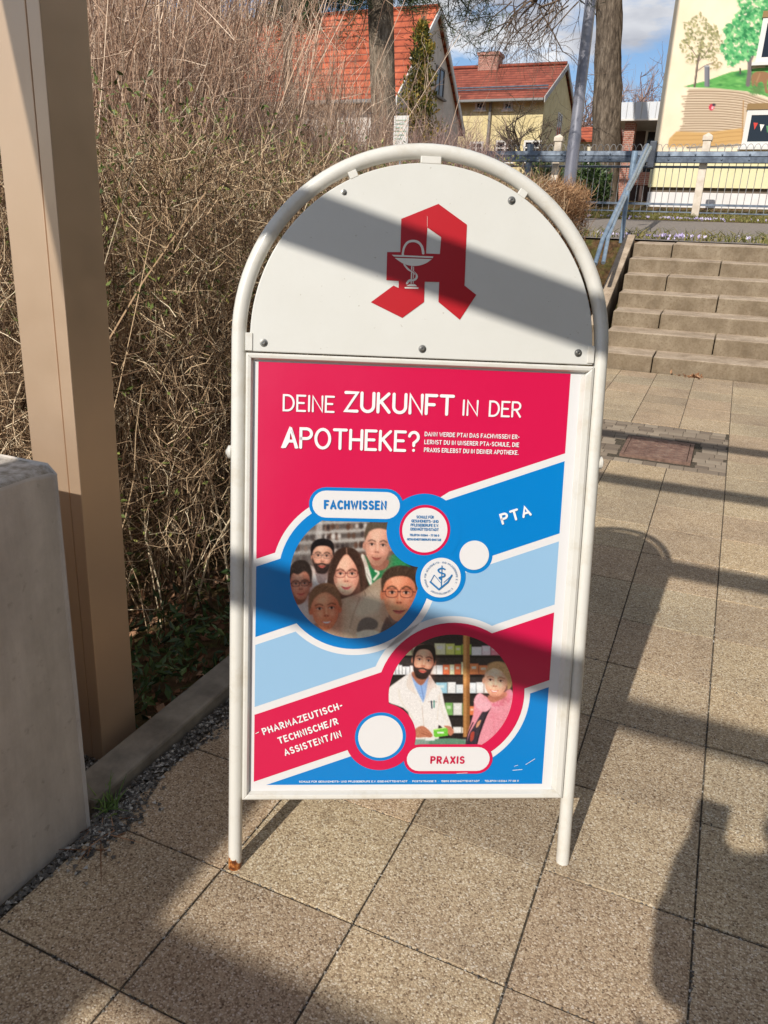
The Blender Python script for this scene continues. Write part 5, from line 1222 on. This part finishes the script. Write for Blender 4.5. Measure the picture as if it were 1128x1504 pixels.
# hedge along the kerb
def hedge_top(y): return np.interp(y, [1.0, 2.0, 4.0, 6.0, 8.0], [1.38, 1.46, 1.52, 1.74, 1.84])
hd = thing('hedge', (-2.1, 4.2, 0), 'bare twiggy hedge with a few green leaves growing along the kerb behind the post', 'hedge')
N = 1500; yb_ = 1.32+6.0*rng.random(N)**1.35; xb_ = -1.42-rng.random(N)**1.3*(1.7+0.4*(yb_ < 3))
xb_ = np.where(yb_ < 1.7, xb_-0.2, xb_); yb_ = np.minimum(yb_, 6.4); B = np.stack([xb_, yb_, np.zeros(N)], 1); B[:, 2] = gz(B)-0.02
S1, P1 = stems(B, (hedge_top(yb_)-B[:, 2])*rng.uniform(0.5, 1.0, N), 0.16, 0.0036, 7, 0.14)
N = 62000; yy = 1.30+5.0*rng.random(N)**1.4; xx = -1.34-np.abs(rng.normal(0, 0.55, N)); xx = np.where(yy < 1.7, xx-0.22, xx)
gg = np.array([hgt(a, b) for a, b in zip(xx, yy)]); zt = hedge_top(yy); zz = gg+(zt-gg)*np.clip(rng.beta(2.0, 1.25, N), 0.03, 1)
T1, _ = twigs(np.stack([xx, yy, zz], 1), 0.14, 0.95, 0.00118, 4, 0.40)
N = 900; yy2 = 1.35+3*rng.random(N)**1.3; P0 = np.stack([-1.36-np.abs(rng.normal(0, 0.4, N)), yy2, 0.08+rng.random(N)*0.9], 1)
P0[:, 0] -= 0.15; T2, _ = twigs(P0, 0.30, 0.2, 0.0022, 5, 0.4)
V, F = cat_mesh([S1, T1, T2]); np_mesh('twigs', V, F, twig_m, hd)
N = 7600; yy = 1.4+4.6*rng.random(N)**1.3; P0 = np.stack([-1.36-np.abs(rng.normal(0, 0.45, N)), yy, hedge_top(yy)*rng.uniform(0.70, 1.10, N)], 1)
L1 = leaves(P0, 0.018, 0.5, 0.42)
N = 2400; P0 = np.stack([-1.36-np.abs(rng.normal(0, 0.35, N)), 1.35+3*rng.random(N), rng.uniform(0.1, 1.1, N)], 1); L2 = leaves(P0, 0.019, 0.1, 0.5)
V, F = cat_mesh([L1, L2]); np_mesh('leaves', V, F, leaf_m, hd)
# low ivy at the hedge foot
N = 1500; yv = 1.32+2.6*rng.random(N)**1.4; P0 = np.stack([-1.19-np.abs(rng.normal(0, 0.16, N)), yv, rng.uniform(0.0, 0.10, N)+0.10*rng.random(N)**3], 1)
V, F = leaves(P0, 0.034, 0.6, 0.42); tag(np_mesh('ground_ivy', V, F, ivy_m), kind='stuff')
N = 2600; P0 = np.stack([-1.17-np.abs(rng.normal(0, 0.6, N)), 1.0+5*rng.random(N)**1.3, np.zeros(N)], 1); P0[:, 2] = gz(P0)+0.008
V, F = leaves(P0, 0.040, 0.0, 0.55); V[:, 2] = np.maximum(V[:, 2], -0.028); tag(np_mesh('leaf_litter', V, F, dry_m), kind='stuff')
N = 500; P0 = np.stack([rng.uniform(-1.8, -1.16, N), rng.uniform(6.9, 9.0, N), np.zeros(N)], 1); P0[:, 2] = gz(P0)+0.01
V, F = leaves(P0, 0.05, 0.1, 0.6); tag(np_mesh('leaf_litter', V, F, dry_m), kind='stuff')

# clipped brown hedge at the stairs
h2 = thing('hedge', (-1.9, 7.0, 0), 'small clipped hedge with dry brown leaves at the foot of the stair handrail', 'hedge')
N = 11000; yy = rng.uniform(6.2, 7.9, N); xx = -1.36-np.abs(rng.normal(0, 0.45, N)); zt = hedge_top(yy)-0.02
gg = np.array([hgt(a, b) for a, b in zip(xx, yy)]); zz = gg+(zt-gg)*np.clip(rng.beta(2.4, 0.9, N), 0.02, 1)
T1, _ = twigs(np.stack([xx, yy, zz], 1), 0.11, 0.9, 0.0024, 3, 0.3)
N = 260; B = np.stack([rng.uniform(-2.3, -1.40, N), rng.uniform(6.3, 7.9, N), np.zeros(N)], 1); B[:, 2] = gz(B)
S1, _ = stems(B, (hedge_top(B[:, 1])-0.1-B[:, 2]), 0.05, 0.006, 5, 0.05); V, F = cat_mesh([T1, S1])
np_mesh('twigs', V, F, islands('brown_twig', [(0.0, C(104, 76, 54)), (0.5, C(150, 114, 82)), (1.0, C(196, 160, 122))], 0.85), h2)
N = 9000; yy = rng.uniform(6.2, 7.9, N); xx = -1.36-np.abs(rng.normal(0, 0.4, N)); P0 = np.stack([xx, yy, hedge_top(yy)*0+hedge_top(yy)-np.abs(rng.normal(0, 0.28, N))], 1)
V, F = leaves(P0, 0.028, 0.5, 0.4); np_mesh('leaves', V, F, islands('brown_leaf', [(0.0, C(120, 84, 58)), (0.5, C(168, 126, 90)), (1.0, C(206, 168, 128))], 0.85), h2)

# unseen evergreen hedge, added right of the path to darken the post's side face
shade_hedge = thing('hedge', (2.15, 1.9, 0), 'tall dark evergreen hedge out of view, added to darken the side face of the brown post', 'hedge')
N = 40000; P0 = np.stack([rng.uniform(1.7, 2.6, N), rng.uniform(-3.0, 6.7, N), np.zeros(N)], 1); P0[:, 2] = rng.random(N)**0.85*3.1+0.1
V, F = leaves(P0, 0.10, 0.3, 0.5); np_mesh('leaves', V, F, ivy_m, shade_hedge)
B = np.stack([rng.uniform(1.8, 2.5, 120), rng.uniform(-2.8, 6.6, 120), np.full(120, 0.0)], 1); S1, _ = stems(B, np.full(120, 3.0), 0.05, 0.012, 6); np_mesh('stems', *S1, twig_m, shade_hedge)

# tall bare shrubs behind the hedge
def bare_shrub(cx, cy, spread, ztop, n, label, mat=None, r=0.0038, lean=0.12, tw=11, group='tall bare shrubs behind the hedge', tl=0.42):
    zb_ = hgt(cx, cy); root = thing('bare_shrub', (cx, cy, zb_), label, 'shrub', group)
    a = rng.random(n)*6.28; rr = spread*np.sqrt(rng.random(n)); B = np.stack([cx+rr*np.cos(a), cy+rr*np.sin(a), np.full(n, zb_-0.03)], 1)
    H = (ztop-zb_)*rng.uniform(0.5, 1.0, n); S, P = stems(B, H, lean, r, 8, 0.075)
    idx = rng.integers(0, n, n*tw); kk = rng.integers(2, 7, n*tw); fr_ = rng.random(n*tw)[:, None]; P0 = P[idx, kk]*(1-fr_)+P[idx, np.minimum(kk+1, 7)]*fr_
    T, P2 = twigs(P0, tl*0.8, 1.5, r*0.42, 4, 0.22)
    idx = rng.integers(0, len(P2), n*tw); T3, _ = twigs(P2[idx, 2], tl*0.45, 1.0, r*0.30, 3, 0.3)
    V, F = cat_mesh([S, T, T3]); np_mesh('stems', V, F, mat or tan_m, root); return root
LB = ['tan bare shrub with tall upright stems, nearest to the brown post', 'tan bare shrub whose stems reach the top of the photo left of the thin trunk', 'tan bare shrub in front of the orange roof', 'greyish bare shrub before the house dormer',
      'tan bare shrub standing between thin trunk and thick trunk', 'low tan bare shrub left of the arch of the sign', 'tan bare shrub tallest of those close behind the brown post', 'tan bare shrub veiling the left end of the orange roof']
for i, (cx, cy, sp, zt, n) in enumerate(((-2.75, 2.7, 0.55, 2.65, 440), (-3.0, 3.5, 0.6, 2.95, 460), (-3.5, 4.6, 0.7, 3.1, 470), (-4.3, 4.4, 0.7, 3.5, 420), (-3.7, 5.8, 0.7, 2.95, 380), (-3.2, 6.0, 0.6, 2.45, 280), (-3.9, 3.4, 0.6, 3.3, 400), (-5.0, 5.6, 0.8, 3.8, 420))):
    bare_shrub(cx, cy, sp, zt, n, LB[i])
PL = ['purplish bare bush in front of the ground-floor window of the grey house', 'purplish bare bush at the foot of the thick pine trunk', 'purplish bare bush under the golden conifer', 'purplish bare bush right of the golden conifer above the arch of the sign']
for i, (px, Y, zpx, sp) in enumerate(((470, 10.5, 178, 0.9), (560, 10.0, 172, 0.8), (640, 10.6, 186, 0.8), (688, 12.5, 200, 0.5))):
    p = at(px, 230, Y); bare_shrub(p.x, Y, sp, at(px, zpx, Y).z, 190, PL[i], pur_m, 0.005, 0.2, 8, 'purplish bare bushes behind the hedge', 0.4)

# trees
def bark(name, c1, c2, c3, sc=(12, 12, 3.2)):
    mt = pmat(name, c1, 0.95, spec=0.1); t = NT(mt); v = t.co('Object', sc); f = t.noise(v, 2.2, 9, 0.68)
    t.base(t.ramp(f, [(0.32, c1), (0.5, c2), (0.7, c3)])); t.bump(f, 1.0, 0.06); return mt
barkA = bark('grey_bark', C(84, 74, 64), C(134, 120, 104), C(178, 164, 146)); barkB = bark('brown_bark', C(56, 49, 43), C(104, 92, 80), C(150, 136, 120), (7, 7, 1.6))
def trunk_mb(b, pts, rads, n=18, lump=0.06):
    o = len(b.v); b.tube(pts, rads, n)
    k = len(pts)
    for i in range(k):
        c_ = Vector(pts[i])
        for j in range(n):
            q = Vector(b.v[o+i*n+j]); a = 6.28*j/n
            s_ = 1+lump*(math.sin(3*a+i*.9)+.6*math.sin(5*a-i*1.7)+.5*math.sin(8*a+i*2.3)); b.v[o+i*n+j] = tuple(c_+(q-c_)*s_)
def grow(start, d, length, rad, depth, out, droop=0.0, K=5, split=(2, 4), ang=0.6):
    P = [np.array(start, float)]; d = np.array(d, float); d /= np.linalg.norm(d)
    for k in range(K-1):
        P.append(P[-1]+d*length/(K-1)); d = d+rng.normal(0, 0.16, 3); d[2] += droop; d /= np.linalg.norm(d)
    out.append((np.array(P), rad*np.linspace(1, 0.6, K)))
    if depth <= 0: return
    for _ in range(rng.integers(*split)+1):
        k = rng.integers(1, K); nd = d+rng.normal(0, ang, 3); nd[2] += droop*2
        grow(P[k], nd, length*rng.uniform(0.5, 0.8), rad*rng.uniform(0.4, 0.62), depth-1, out, droop, K, split, ang)
def limbs_mesh(name, out, mat, parent):
    V, F = strands(np.stack([o[0] for o in out]), np.stack([o[1] for o in out])); return np_mesh(name, V, F, mat, parent, smooth=True)
# big bare tree on the right, behind the fence
TY = 22.5
tb = at(885, 300, TY); t1 = at(893, 130, TY); t2 = at(894, 0, TY); t3 = at(893, -130, TY); zb = hgt(0, TY)
bt = thing('bare_tree', (tb.x, TY, zb), 'big bare tree with thick brown trunk right behind the lamp column', 'tree')
b = MB(); W_ = lambda q0, q1, Y: (at(q1, 150, Y).x-at(q0, 150, Y).x)/2
pts = [Vector((tb.x-0.05, TY, zb-0.4)), tb, (tb+t1)/2, t1, (t1+t2)/2, t2, t3, at(880, -300, TY)]
pts = [pts[0]]+[q for a_, c_ in zip(pts[:-1], pts[1:]) for q in ((a_+(c_-a_)/3), (a_+(c_-a_)*2/3), c_)]; rd_ = [0.56, 0.415, 0.37, 0.35, 0.32, 0.325, 0.29, 0.22]; rd_ = [float(np.interp(i/3, range(8), rd_)) for i in range(22)]
trunk_mb(b, pts, rd_ if True else [0.56, 0.415, 0.37, 0.35, 0.32, 0.325, 0.29, 0.22], 28, 0.055); b.build('trunk', barkB, bt, smooth=True)
out = []
for q, tip, rad in (((893, -60), (770, -30), 0.07), ((893, -100), (730, -60), 0.07), ((885, -20), (800, 0), 0.045), ((893, -120), (820, -150), 0.09)):
    p, e = at(*q, TY), at(*tip, TY-rng.uniform(0, 2.2)); d = e-p
    grow(p, d, d.length, rad, 4, out, -0.05, 6, (2, 4), 0.55)
for tip, l in (((850, 2), 1.2), ((835, 8), 1.3), ((815, 15), 1.2), ((795, 20), 1.2), ((772, 8), 1.1), ((752, 2), 1.0), ((840, -5), 1.3), ((785, -10), 1.2)):
    grow(at(*tip, TY-1), (-0.8+rng.normal(0, .2), -0.1, -0.55), l, 0.020, 3, out, -0.05, 6, (2, 4), 0.5)
limbs_mesh('branches', out, islands('branch_bark', [(0.0, C(84, 70, 60)), (1.0, C(124, 106, 90))], 0.9), bt)

# pine with the thick trunk on the left
PYd = 11.0; p0, p1, p2 = at(565, 190, PYd), at(559, 0, PYd), at(556, -260, PYd); zb = hgt(p0.x, PYd)
pn = thing('pine_tree', (p0.x, PYd, zb), 'pine with a thick grey scaly trunk in front of the orange roof', 'tree')
b = MB(); trunk_mb(b, [Vector((p0.x-0.05, PYd, zb-0.3)), p0, (p0+p1)/2, p1, (p1+p2)/2, p2, p2+Vector((0.05, 0, 3.5))], [0.24, 0.175, 0.172, 0.178, 0.165, 0.15, 0.06], 20, 0.055); b.build('trunk', barkA, pn, smooth=True)
out = []
for k in range(26):
    z = rng.uniform(4.7, p2.z+3.2); a = rng.uniform(0, 6.28); grow((p1.x, PYd, z), (math.cos(a), math.sin(a), 0.0), rng.uniform(1.0, 2.2), 0.03, 2, out, -0.02, 5, (2, 3), 0.5)
for tip, l in (((530, -14), 0.6), ((520, -24), 0.75), ((500, -16), 0.8), ((545, -28), 0.4)): grow(at(*tip, PYd-0.5), (-0.9, -0.3, -0.1), l, 0.02, 2, out, -0.03, 5, (2, 3), 0.5)
limbs_mesh('branches', out, barkB, pn)
ends = np.concatenate([o[0][2:] for o in out if o[1][0] < 0.02]); P0 = np.repeat(ends, 60, 0)+rng.normal(0, 0.07, (len(ends)*60, 3))
V, F = leaves(P0, 0.12, 0.1, 0.07); np_mesh('needles', V, F, islands('pine_needle', [(0.0, C(40, 52, 34)), (0.6, C(66, 80, 50)), (1.0, C(98, 108, 70))], 0.6), pn)
# thin trunk
p0, p1 = at(424, 130, 9.5), at(422, 0, 9.5); zb = hgt(p0.x, 9.5)
tt = thing('young_tree', (p0.x, 9.5, zb), 'slim dark-barked young tree rising out of the tan shrubs', 'tree')
b = MB(); trunk_mb(b, [Vector((p0.x, 9.5, zb-0.2)), p0, p1, p1+Vector((0.1, 0, 1.6)), p1+Vector((0.0, 0, 3.6))], [0.075, 0.06, 0.055, 0.05, 0.02], 12, 0.05); b.build('trunk', barkB, tt, smooth=True)
out = []
for k in range(16):
    z = rng.uniform(4.3, p1.z+3.2); a = rng.uniform(0, 6.28); grow((p1.x+0.05, 9.5, z), (math.cos(a), math.sin(a), 0.6), rng.uniform(0.6, 1.3), 0.016, 2, out, 0.02, 5, (2, 3), 0.5)
limbs_mesh('branches', out, barkB, tt)
# golden conifer
CY_ = 17.0; c0, ct = at(612, 215, CY_), at(612, 12, CY_); zb = hgt(c0.x, CY_)
gcn = thing('conifer', (c0.x, CY_, zb), 'narrow golden-green conifer beside the gable of the grey house', 'tree')
MB().tube([(c0.x, CY_, zb-0.1), (c0.x, CY_, ct.z-0.15)], [0.10, 0.02], 8).build('trunk', barkB, gcn, smooth=True)
PP = []
zlo = zb+0.2
for k in range(230):
    f = rng.random()**0.8; z = zlo+(ct.z-0.35-zlo)*f; R_ = 0.62*(1-f)**0.7*(0.45+.85*rng.random())+0.06; a = rng.uniform(0, 6.28)
    n = 32; tt_ = rng.random(n)
    bx, by = R_*tt_*math.cos(a), R_*tt_*math.sin(a); PP.append(np.stack([c0.x+bx+rng.normal(0, .04, n), CY_+by+rng.normal(0, .04, n), z+0.55*R_*tt_**1.5+rng.normal(0, .05, n)], 1))
PP = np.concatenate(PP); V, F = leaves(PP, 0.10, 1.1, 0.38)
np_mesh('foliage', V, F, islands('conifer_leaf', [(0.0, C(58, 66, 30)), (0.4, C(98, 100, 42)), (0.75, C(142, 126, 52)), (1.0, C(176, 142, 66))], 0.7), gcn)
tip_, _ = stems(np.array([[c0.x, CY_, ct.z-0.5]]*10), np.full(10, 0.5), 0.12, 0.01, 4, 0.03); np_mesh('leader', *tip_, dry_m, gcn)
# small bare fruit tree in front of the yellow house
p0 = at(772, 270, 30.0); ft_ = thing('fruit_tree', (p0.x, 30, hgt(0, 30)), 'small spreading bare fruit tree in front of the yellow house', 'tree')
out = []
for k in range(8):
    a = rng.uniform(0, 6.28); grow((p0.x, 30, hgt(0, 30)+0.9), (1.1*math.cos(a), 0.5*math.sin(a), 0.9), 1.7, 0.055, 4, out, -0.005, 5, (2, 3), 0.6)
limbs_mesh('branches', out, barkB, ft_); MB().tube([(p0.x, 30, hgt(0, 30)-0.2), (p0.x, 30, hgt(0, 30)+1.1)], [0.12, 0.09], 10).build('trunk', barkB, ft_, smooth=True)
# evergreen bushes behind the fence
for i, (px, Y, wd, tp, lab) in enumerate(((800, 19.2, 0.75, 238, 'dark green evergreen bush behind the fence left of the first concrete post'), (866, 19.4, 0.5, 236, 'dark green evergreen bush behind the fence between lamp column and big tree'))):
    p = at(px, 290, Y); zb = hgt(0, Y); bs = thing('evergreen_bush', (p.x, Y, zb), lab, 'bush', 'evergreen bushes behind the fence'); zt = at(px, tp, Y).z
    N = 2600; d = rng.normal(size=(N, 3)); d /= np.linalg.norm(d, axis=1, keepdims=True); r_ = (0.55+0.5*rng.random(N))*(1+0.2*np.sin(5*d[:, 0]+3*d[:, 2]))
    P0 = np.stack([p.x+d[:, 0]*wd*r_, Y+d[:, 1]*0.5*r_, (zb+zt)/2+d[:, 2]*(zt-zb)*0.5*r_], 1); V, F = leaves(P0, 0.10, 0.3, 0.45); np_mesh('foliage', V, F, ivy_m, bs)
    S, _ = stems(np.stack([np.full(14, p.x)+rng.normal(0, .15, 14), np.full(14, Y), np.full(14, zb-0.05)], 1), np.full(14, (zt-zb)*0.8), 0.2, 0.015, 5); np_mesh('stems', *S, barkB, bs)
# far bare trees behind the annex
for i, px in enumerate((862, 915, 944, 975, 300, 180)):
    p = at(px, 190, 62.0+3*i); Y = 62.0+3*i; zt = at(px, 118 if px > 400 else 40, Y).z
    tr_ = thing('distant_tree', (p.x, Y, hgt(0, Y)), ['far bare tree just left of the big trunk', 'far bare tree above the left end of the annex roof', 'far bare tree above the middle of the annex roof', 'far bare tree touching the mural building', 'far bare tree behind the tan shrubs, right of two', 'far bare tree behind the tan shrubs, left of two'][i], 'tree', 'far bare trees')
    out = []; hh = zt-hgt(0, Y)
    for k in range(7):
        a = rng.uniform(0, 6.28); grow((p.x, Y, hgt(0, Y)+hh*0.28), (0.75*math.cos(a), 0.75*math.sin(a), 1.0), hh*0.42, 0.16, 4, out, 0.02, 5, (2, 4), 0.5)
    limbs_mesh('branches', out, pur_m, tr_); MB().tube([(p.x, Y, hgt(0, Y)-0.3), (p.x, Y, hgt(0, Y)+hh*0.4)], [0.35, 0.2], 8).build('trunk', barkB, tr_, smooth=True)

# white notice on a post among the bushes
NY = 8.4; q0, q1 = at(579, 170, NY), at(598, 216, NY)
ns = thing('notice_board', ((q0.x+q1.x)/2, NY, hgt(q0.x, NY)), 'small white notice on a post just above the arch of the sign', 'notice')
pl = MB().box(q0.x, q1.x, NY, NY+0.012, q1.z, q0.z).build('plate', white_p, ns, bevel=0.004)
b = MB()
for i in range(6): b.box(q0.x+0.02, q1.x-0.02-0.02*(i % 3), NY-0.0035, NY-0.001, q0.z-0.05-i*0.036, q0.z-0.040-i*0.036)
b.build('print_lines', pmat('pale_ink', C(150, 176, 160), 0.7), pl)
MB().tube([((q0.x+q1.x)/2, NY+0.03, hgt(q0.x, NY)-0.2), ((q0.x+q1.x)/2, NY+0.03, q0.z-0.05)], 0.014, 10).build('post', steel_b, ns, smooth=True)

# weed growing at the end of the kerb, dry blades beside it
wd = thing('weed', (-1.055, 1.03, 0), 'small green grass tuft growing in the grit at the corner of the concrete wall', 'weed')
N = 30; P0 = np.stack([-1.06+rng.normal(0, .013, N), 1.045+rng.normal(0, .013, N), np.full(N, 0.0)], 1); d = np.stack([rng.normal(0, .55, N), rng.normal(0, .55, N), np.ones(N)], 1); l = rng.uniform(.025, .06, N)[:, None]
P = np.stack([P0, P0+d*l*.5, P0+d*l*np.array([1.15, 1.15, .85])], 1); V, F = strands(P, np.broadcast_to(np.array([.0022, .0018, .0004]), (N, 3))); np_mesh('blades', V, F, islands('fresh_grass', [(0, C(78, 104, 52)), (1, C(130, 152, 84))], 0.6), wd)
N = 16; P0 = np.stack([-1.02+rng.normal(0, .02, N), 0.985+rng.normal(0, .02, N), np.full(N, 0.004)], 1); d = np.stack([rng.normal(0, 1, N), rng.normal(-.3, 1, N), np.full(N, .12)], 1); l = rng.uniform(.03, .08, N)[:, None]
P = np.stack([P0, P0+d*l*.5, P0+d*l], 1); V, F = strands(P, np.broadcast_to(np.array([.0016, .0014, .0005]), (N, 3))); np_mesh('dry_blades', V, F, dry_m, wd)
# leaves blown against the first step
N = 46; P0 = np.stack([rng.normal(-0.19, 0.06, N), Y_ST-0.04-np.abs(rng.normal(0, .025, N)), np.full(N, zp(Y_ST)+0.006)], 1); V, F = leaves(P0, 0.035, 0.1, 0.5); tag(np_mesh('leaf_litter', V, F, dry_m), kind='stuff')

# ------------------------------------------------------------------ the photographer, whose shadow lies on the slabs
def skin_body(name, J, E, mat, parent, sub=2):
    me = bpy.data.meshes.new(name); keys = list(J); off = origin_of(parent)
    me.from_pydata([tuple(Vector(J[k][0])-off) for k in keys], [(keys.index(a), keys.index(b_)) for a, b_ in E], [])
    ob = bpy.data.objects.new(name, me); scene.collection.objects.link(ob); ob.parent = parent
    ob.modifiers.new('skin', 'SKIN'); sd = me.skin_vertices[0].data
    for i, k in enumerate(keys): sd[i].radius = (J[k][1], J[k][2] if len(J[k]) > 2 else J[k][1]); sd[i].use_root = (i == 0)
    ss = ob.modifiers.new('sub', 'SUBSURF'); ss.levels = sub; ss.render_levels = sub
    me.materials.append(mat); return ob
X0, Y0 = 0.11, -0.38
ph = thing('person', (X0, Y0, 0), 'person holding up a phone, seen as the shadow at lower right', 'person')
skin_m = pmat('skin', C(206, 154, 130), 0.6); jack_m = noisy('jacket_cloth', C(52, 56, 66), C(68, 72, 82), 20, 0.9, 0.2, 0.004); jean_m = noisy('jeans_cloth', C(58, 70, 94), C(78, 90, 112), 30, 0.9, 0.2, 0.003); shoe_m = pmat('shoe', C(60, 54, 50), 0.6)
J = {'pel': ((X0, Y0, .84), .165, .12), 'waist': ((X0, Y0, .98), .17, .11), 'chest': ((X0, Y0+.01, 1.13), .15, .10), 'neck0': ((X0, Y0+.02, 1.25), .085, .07), 'neck': ((X0, Y0+.03, 1.32), .052), 'head0': ((X0, Y0+.05, 1.39), .066, .075), 'head1': ((X0, Y0+.05, 1.46), .076, .09), 'head2': ((X0, Y0+.04, 1.53), .066, .078), 'nose': ((X0, Y0+.15, 1.445), .012)}
E_ = [('pel', 'waist'), ('waist', 'chest'), ('chest', 'neck0'), ('neck0', 'neck'), ('neck', 'head0'), ('head0', 'head1'), ('head1', 'head2'), ('head1', 'nose')]
phz = 1.045
for s_, sh, el, wr in (('l', (X0-.17, Y0+.0, 1.21), (X0-.15, Y0+.10, .98), (-.075, -.115, 1.03)), ('r', (X0+.17, Y0, 1.21), (X0+.20, Y0+.12, .98), (.035, -.115, 1.03))):
    J['sh'+s_] = (sh, .062); J['el'+s_] = (el, .045); J['wr'+s_] = (wr, .029, .024)
    pc = (wr[0]+(.012 if s_ == 'l' else -.02), wr[1]+.045, wr[2]+.03); J['pa'+s_] = (pc, .030, .016); E_ += [('neck0', 'sh'+s_), ('sh'+s_, 'el'+s_), ('el'+s_, 'wr'+s_), ('wr'+s_, 'pa'+s_)]
    sx_ = 1 if s_ == 'l' else -1
    for f in range(4):
        k1, k2, k3 = 'f%s%d1' % (s_, f), 'f%s%d2' % (s_, f), 'f%s%d3' % (s_, f); dz = .028-f*.018; ln_ = (.9, 1.0, .95, .75)[f]
        J[k1] = ((pc[0]-.006*sx_, pc[1]+.030*ln_, pc[2]+dz), .0085); J[k2] = ((pc[0]+.012*sx_, pc[1]+.052*ln_, pc[2]+dz+.004), .0078); J[k3] = ((pc[0]+.034*sx_, pc[1]+.056*ln_, pc[2]+dz+.004), .0068); E_ += [('pa'+s_, k1), (k1, k2), (k2, k3)]
    J['t1'+s_] = ((pc[0]+.018*sx_, pc[1]-.002, pc[2]+.022), .010); J['t2'+s_] = ((pc[0]+.040*sx_, pc[1]+.012, pc[2]+.036), .008); E_ += [('pa'+s_, 't1'+s_), ('t1'+s_, 't2'+s_)]
for s_, d in (('l', -1), ('r', 1)):
    J['hip'+s_] = ((X0+d*.095, Y0, .78), .088); J['kn'+s_] = ((X0+d*.11, Y0+.02, .43), .062); J['an'+s_] = ((X0+d*.12, Y0-.02, .075), .042); J['toe'+s_] = ((X0+d*.14, Y0+.14, .03), .036, .026); E_ += [('pel', 'hip'+s_), ('hip'+s_, 'kn'+s_), ('kn'+s_, 'an'+s_), ('an'+s_, 'toe'+s_)]
skin_body('body', J, E_, skin_m, ph)
def sub_body(name, keys, grow_, mat):
    JJ = {k: (J[k][0],)+tuple(r+grow_ for r in J[k][1:]) for k in keys}; EE = [e for e in E_ if e[0] in JJ and e[1] in JJ]; return skin_body(name, JJ, EE, mat, ph)
sub_body('jacket', ['chest', 'waist', 'pel', 'neck0', 'shl', 'ell', 'wrl', 'shr', 'elr', 'wrr'], .014, jack_m)
sub_body('trousers', ['pel', 'hipl', 'knl', 'anl', 'hipr', 'knr', 'anr'], .010, jean_m)
for s_ in 'lr': sub_body('shoe', ['an'+s_, 'toe'+s_], .010, shoe_m)
skin_body('hair', {'a': ((X0, Y0+.01, 1.47), .078, .085), 'b': ((X0, Y0+.03, 1.545), .066, .078), 'c': ((X0, Y0-.02, 1.40), .06, .055)}, [('a', 'b'), ('a', 'c')], pmat('hair', C(70, 54, 42), 0.7), ph)
pm = Matrix.Translation((-0.035, -0.042, 1.115)) @ Matrix.Rotation(R(-8), 4, 'X')
sp = thing('smartphone', (-0.035, -0.042, 1.04), 'black phone held up in both hands by the person casting the shadow', 'phone')
bd = MB().box(-.037, .037, -.0042, .0042, -.078, .078, pm).build('case', pmat('phone_black', C(24, 24, 27), 0.25), sp, bevel=0.003)
MB().box(-.034, .034, -.0052, -.0044, -.074, .074, pm).build('screen', pmat('screen_glass', C(14, 15, 18), 0.06), sp)
MB().lathe([(.008, 0), (.008, .0015), (.005, .002)], 0, 0, 0, 16, pm @ Matrix.Translation((-.02, .0044, .058)) @ Matrix.Rotation(R(-90), 4, 'X')).build('lens', pmat('lens_glass', C(20, 20, 26), 0.1), bd)
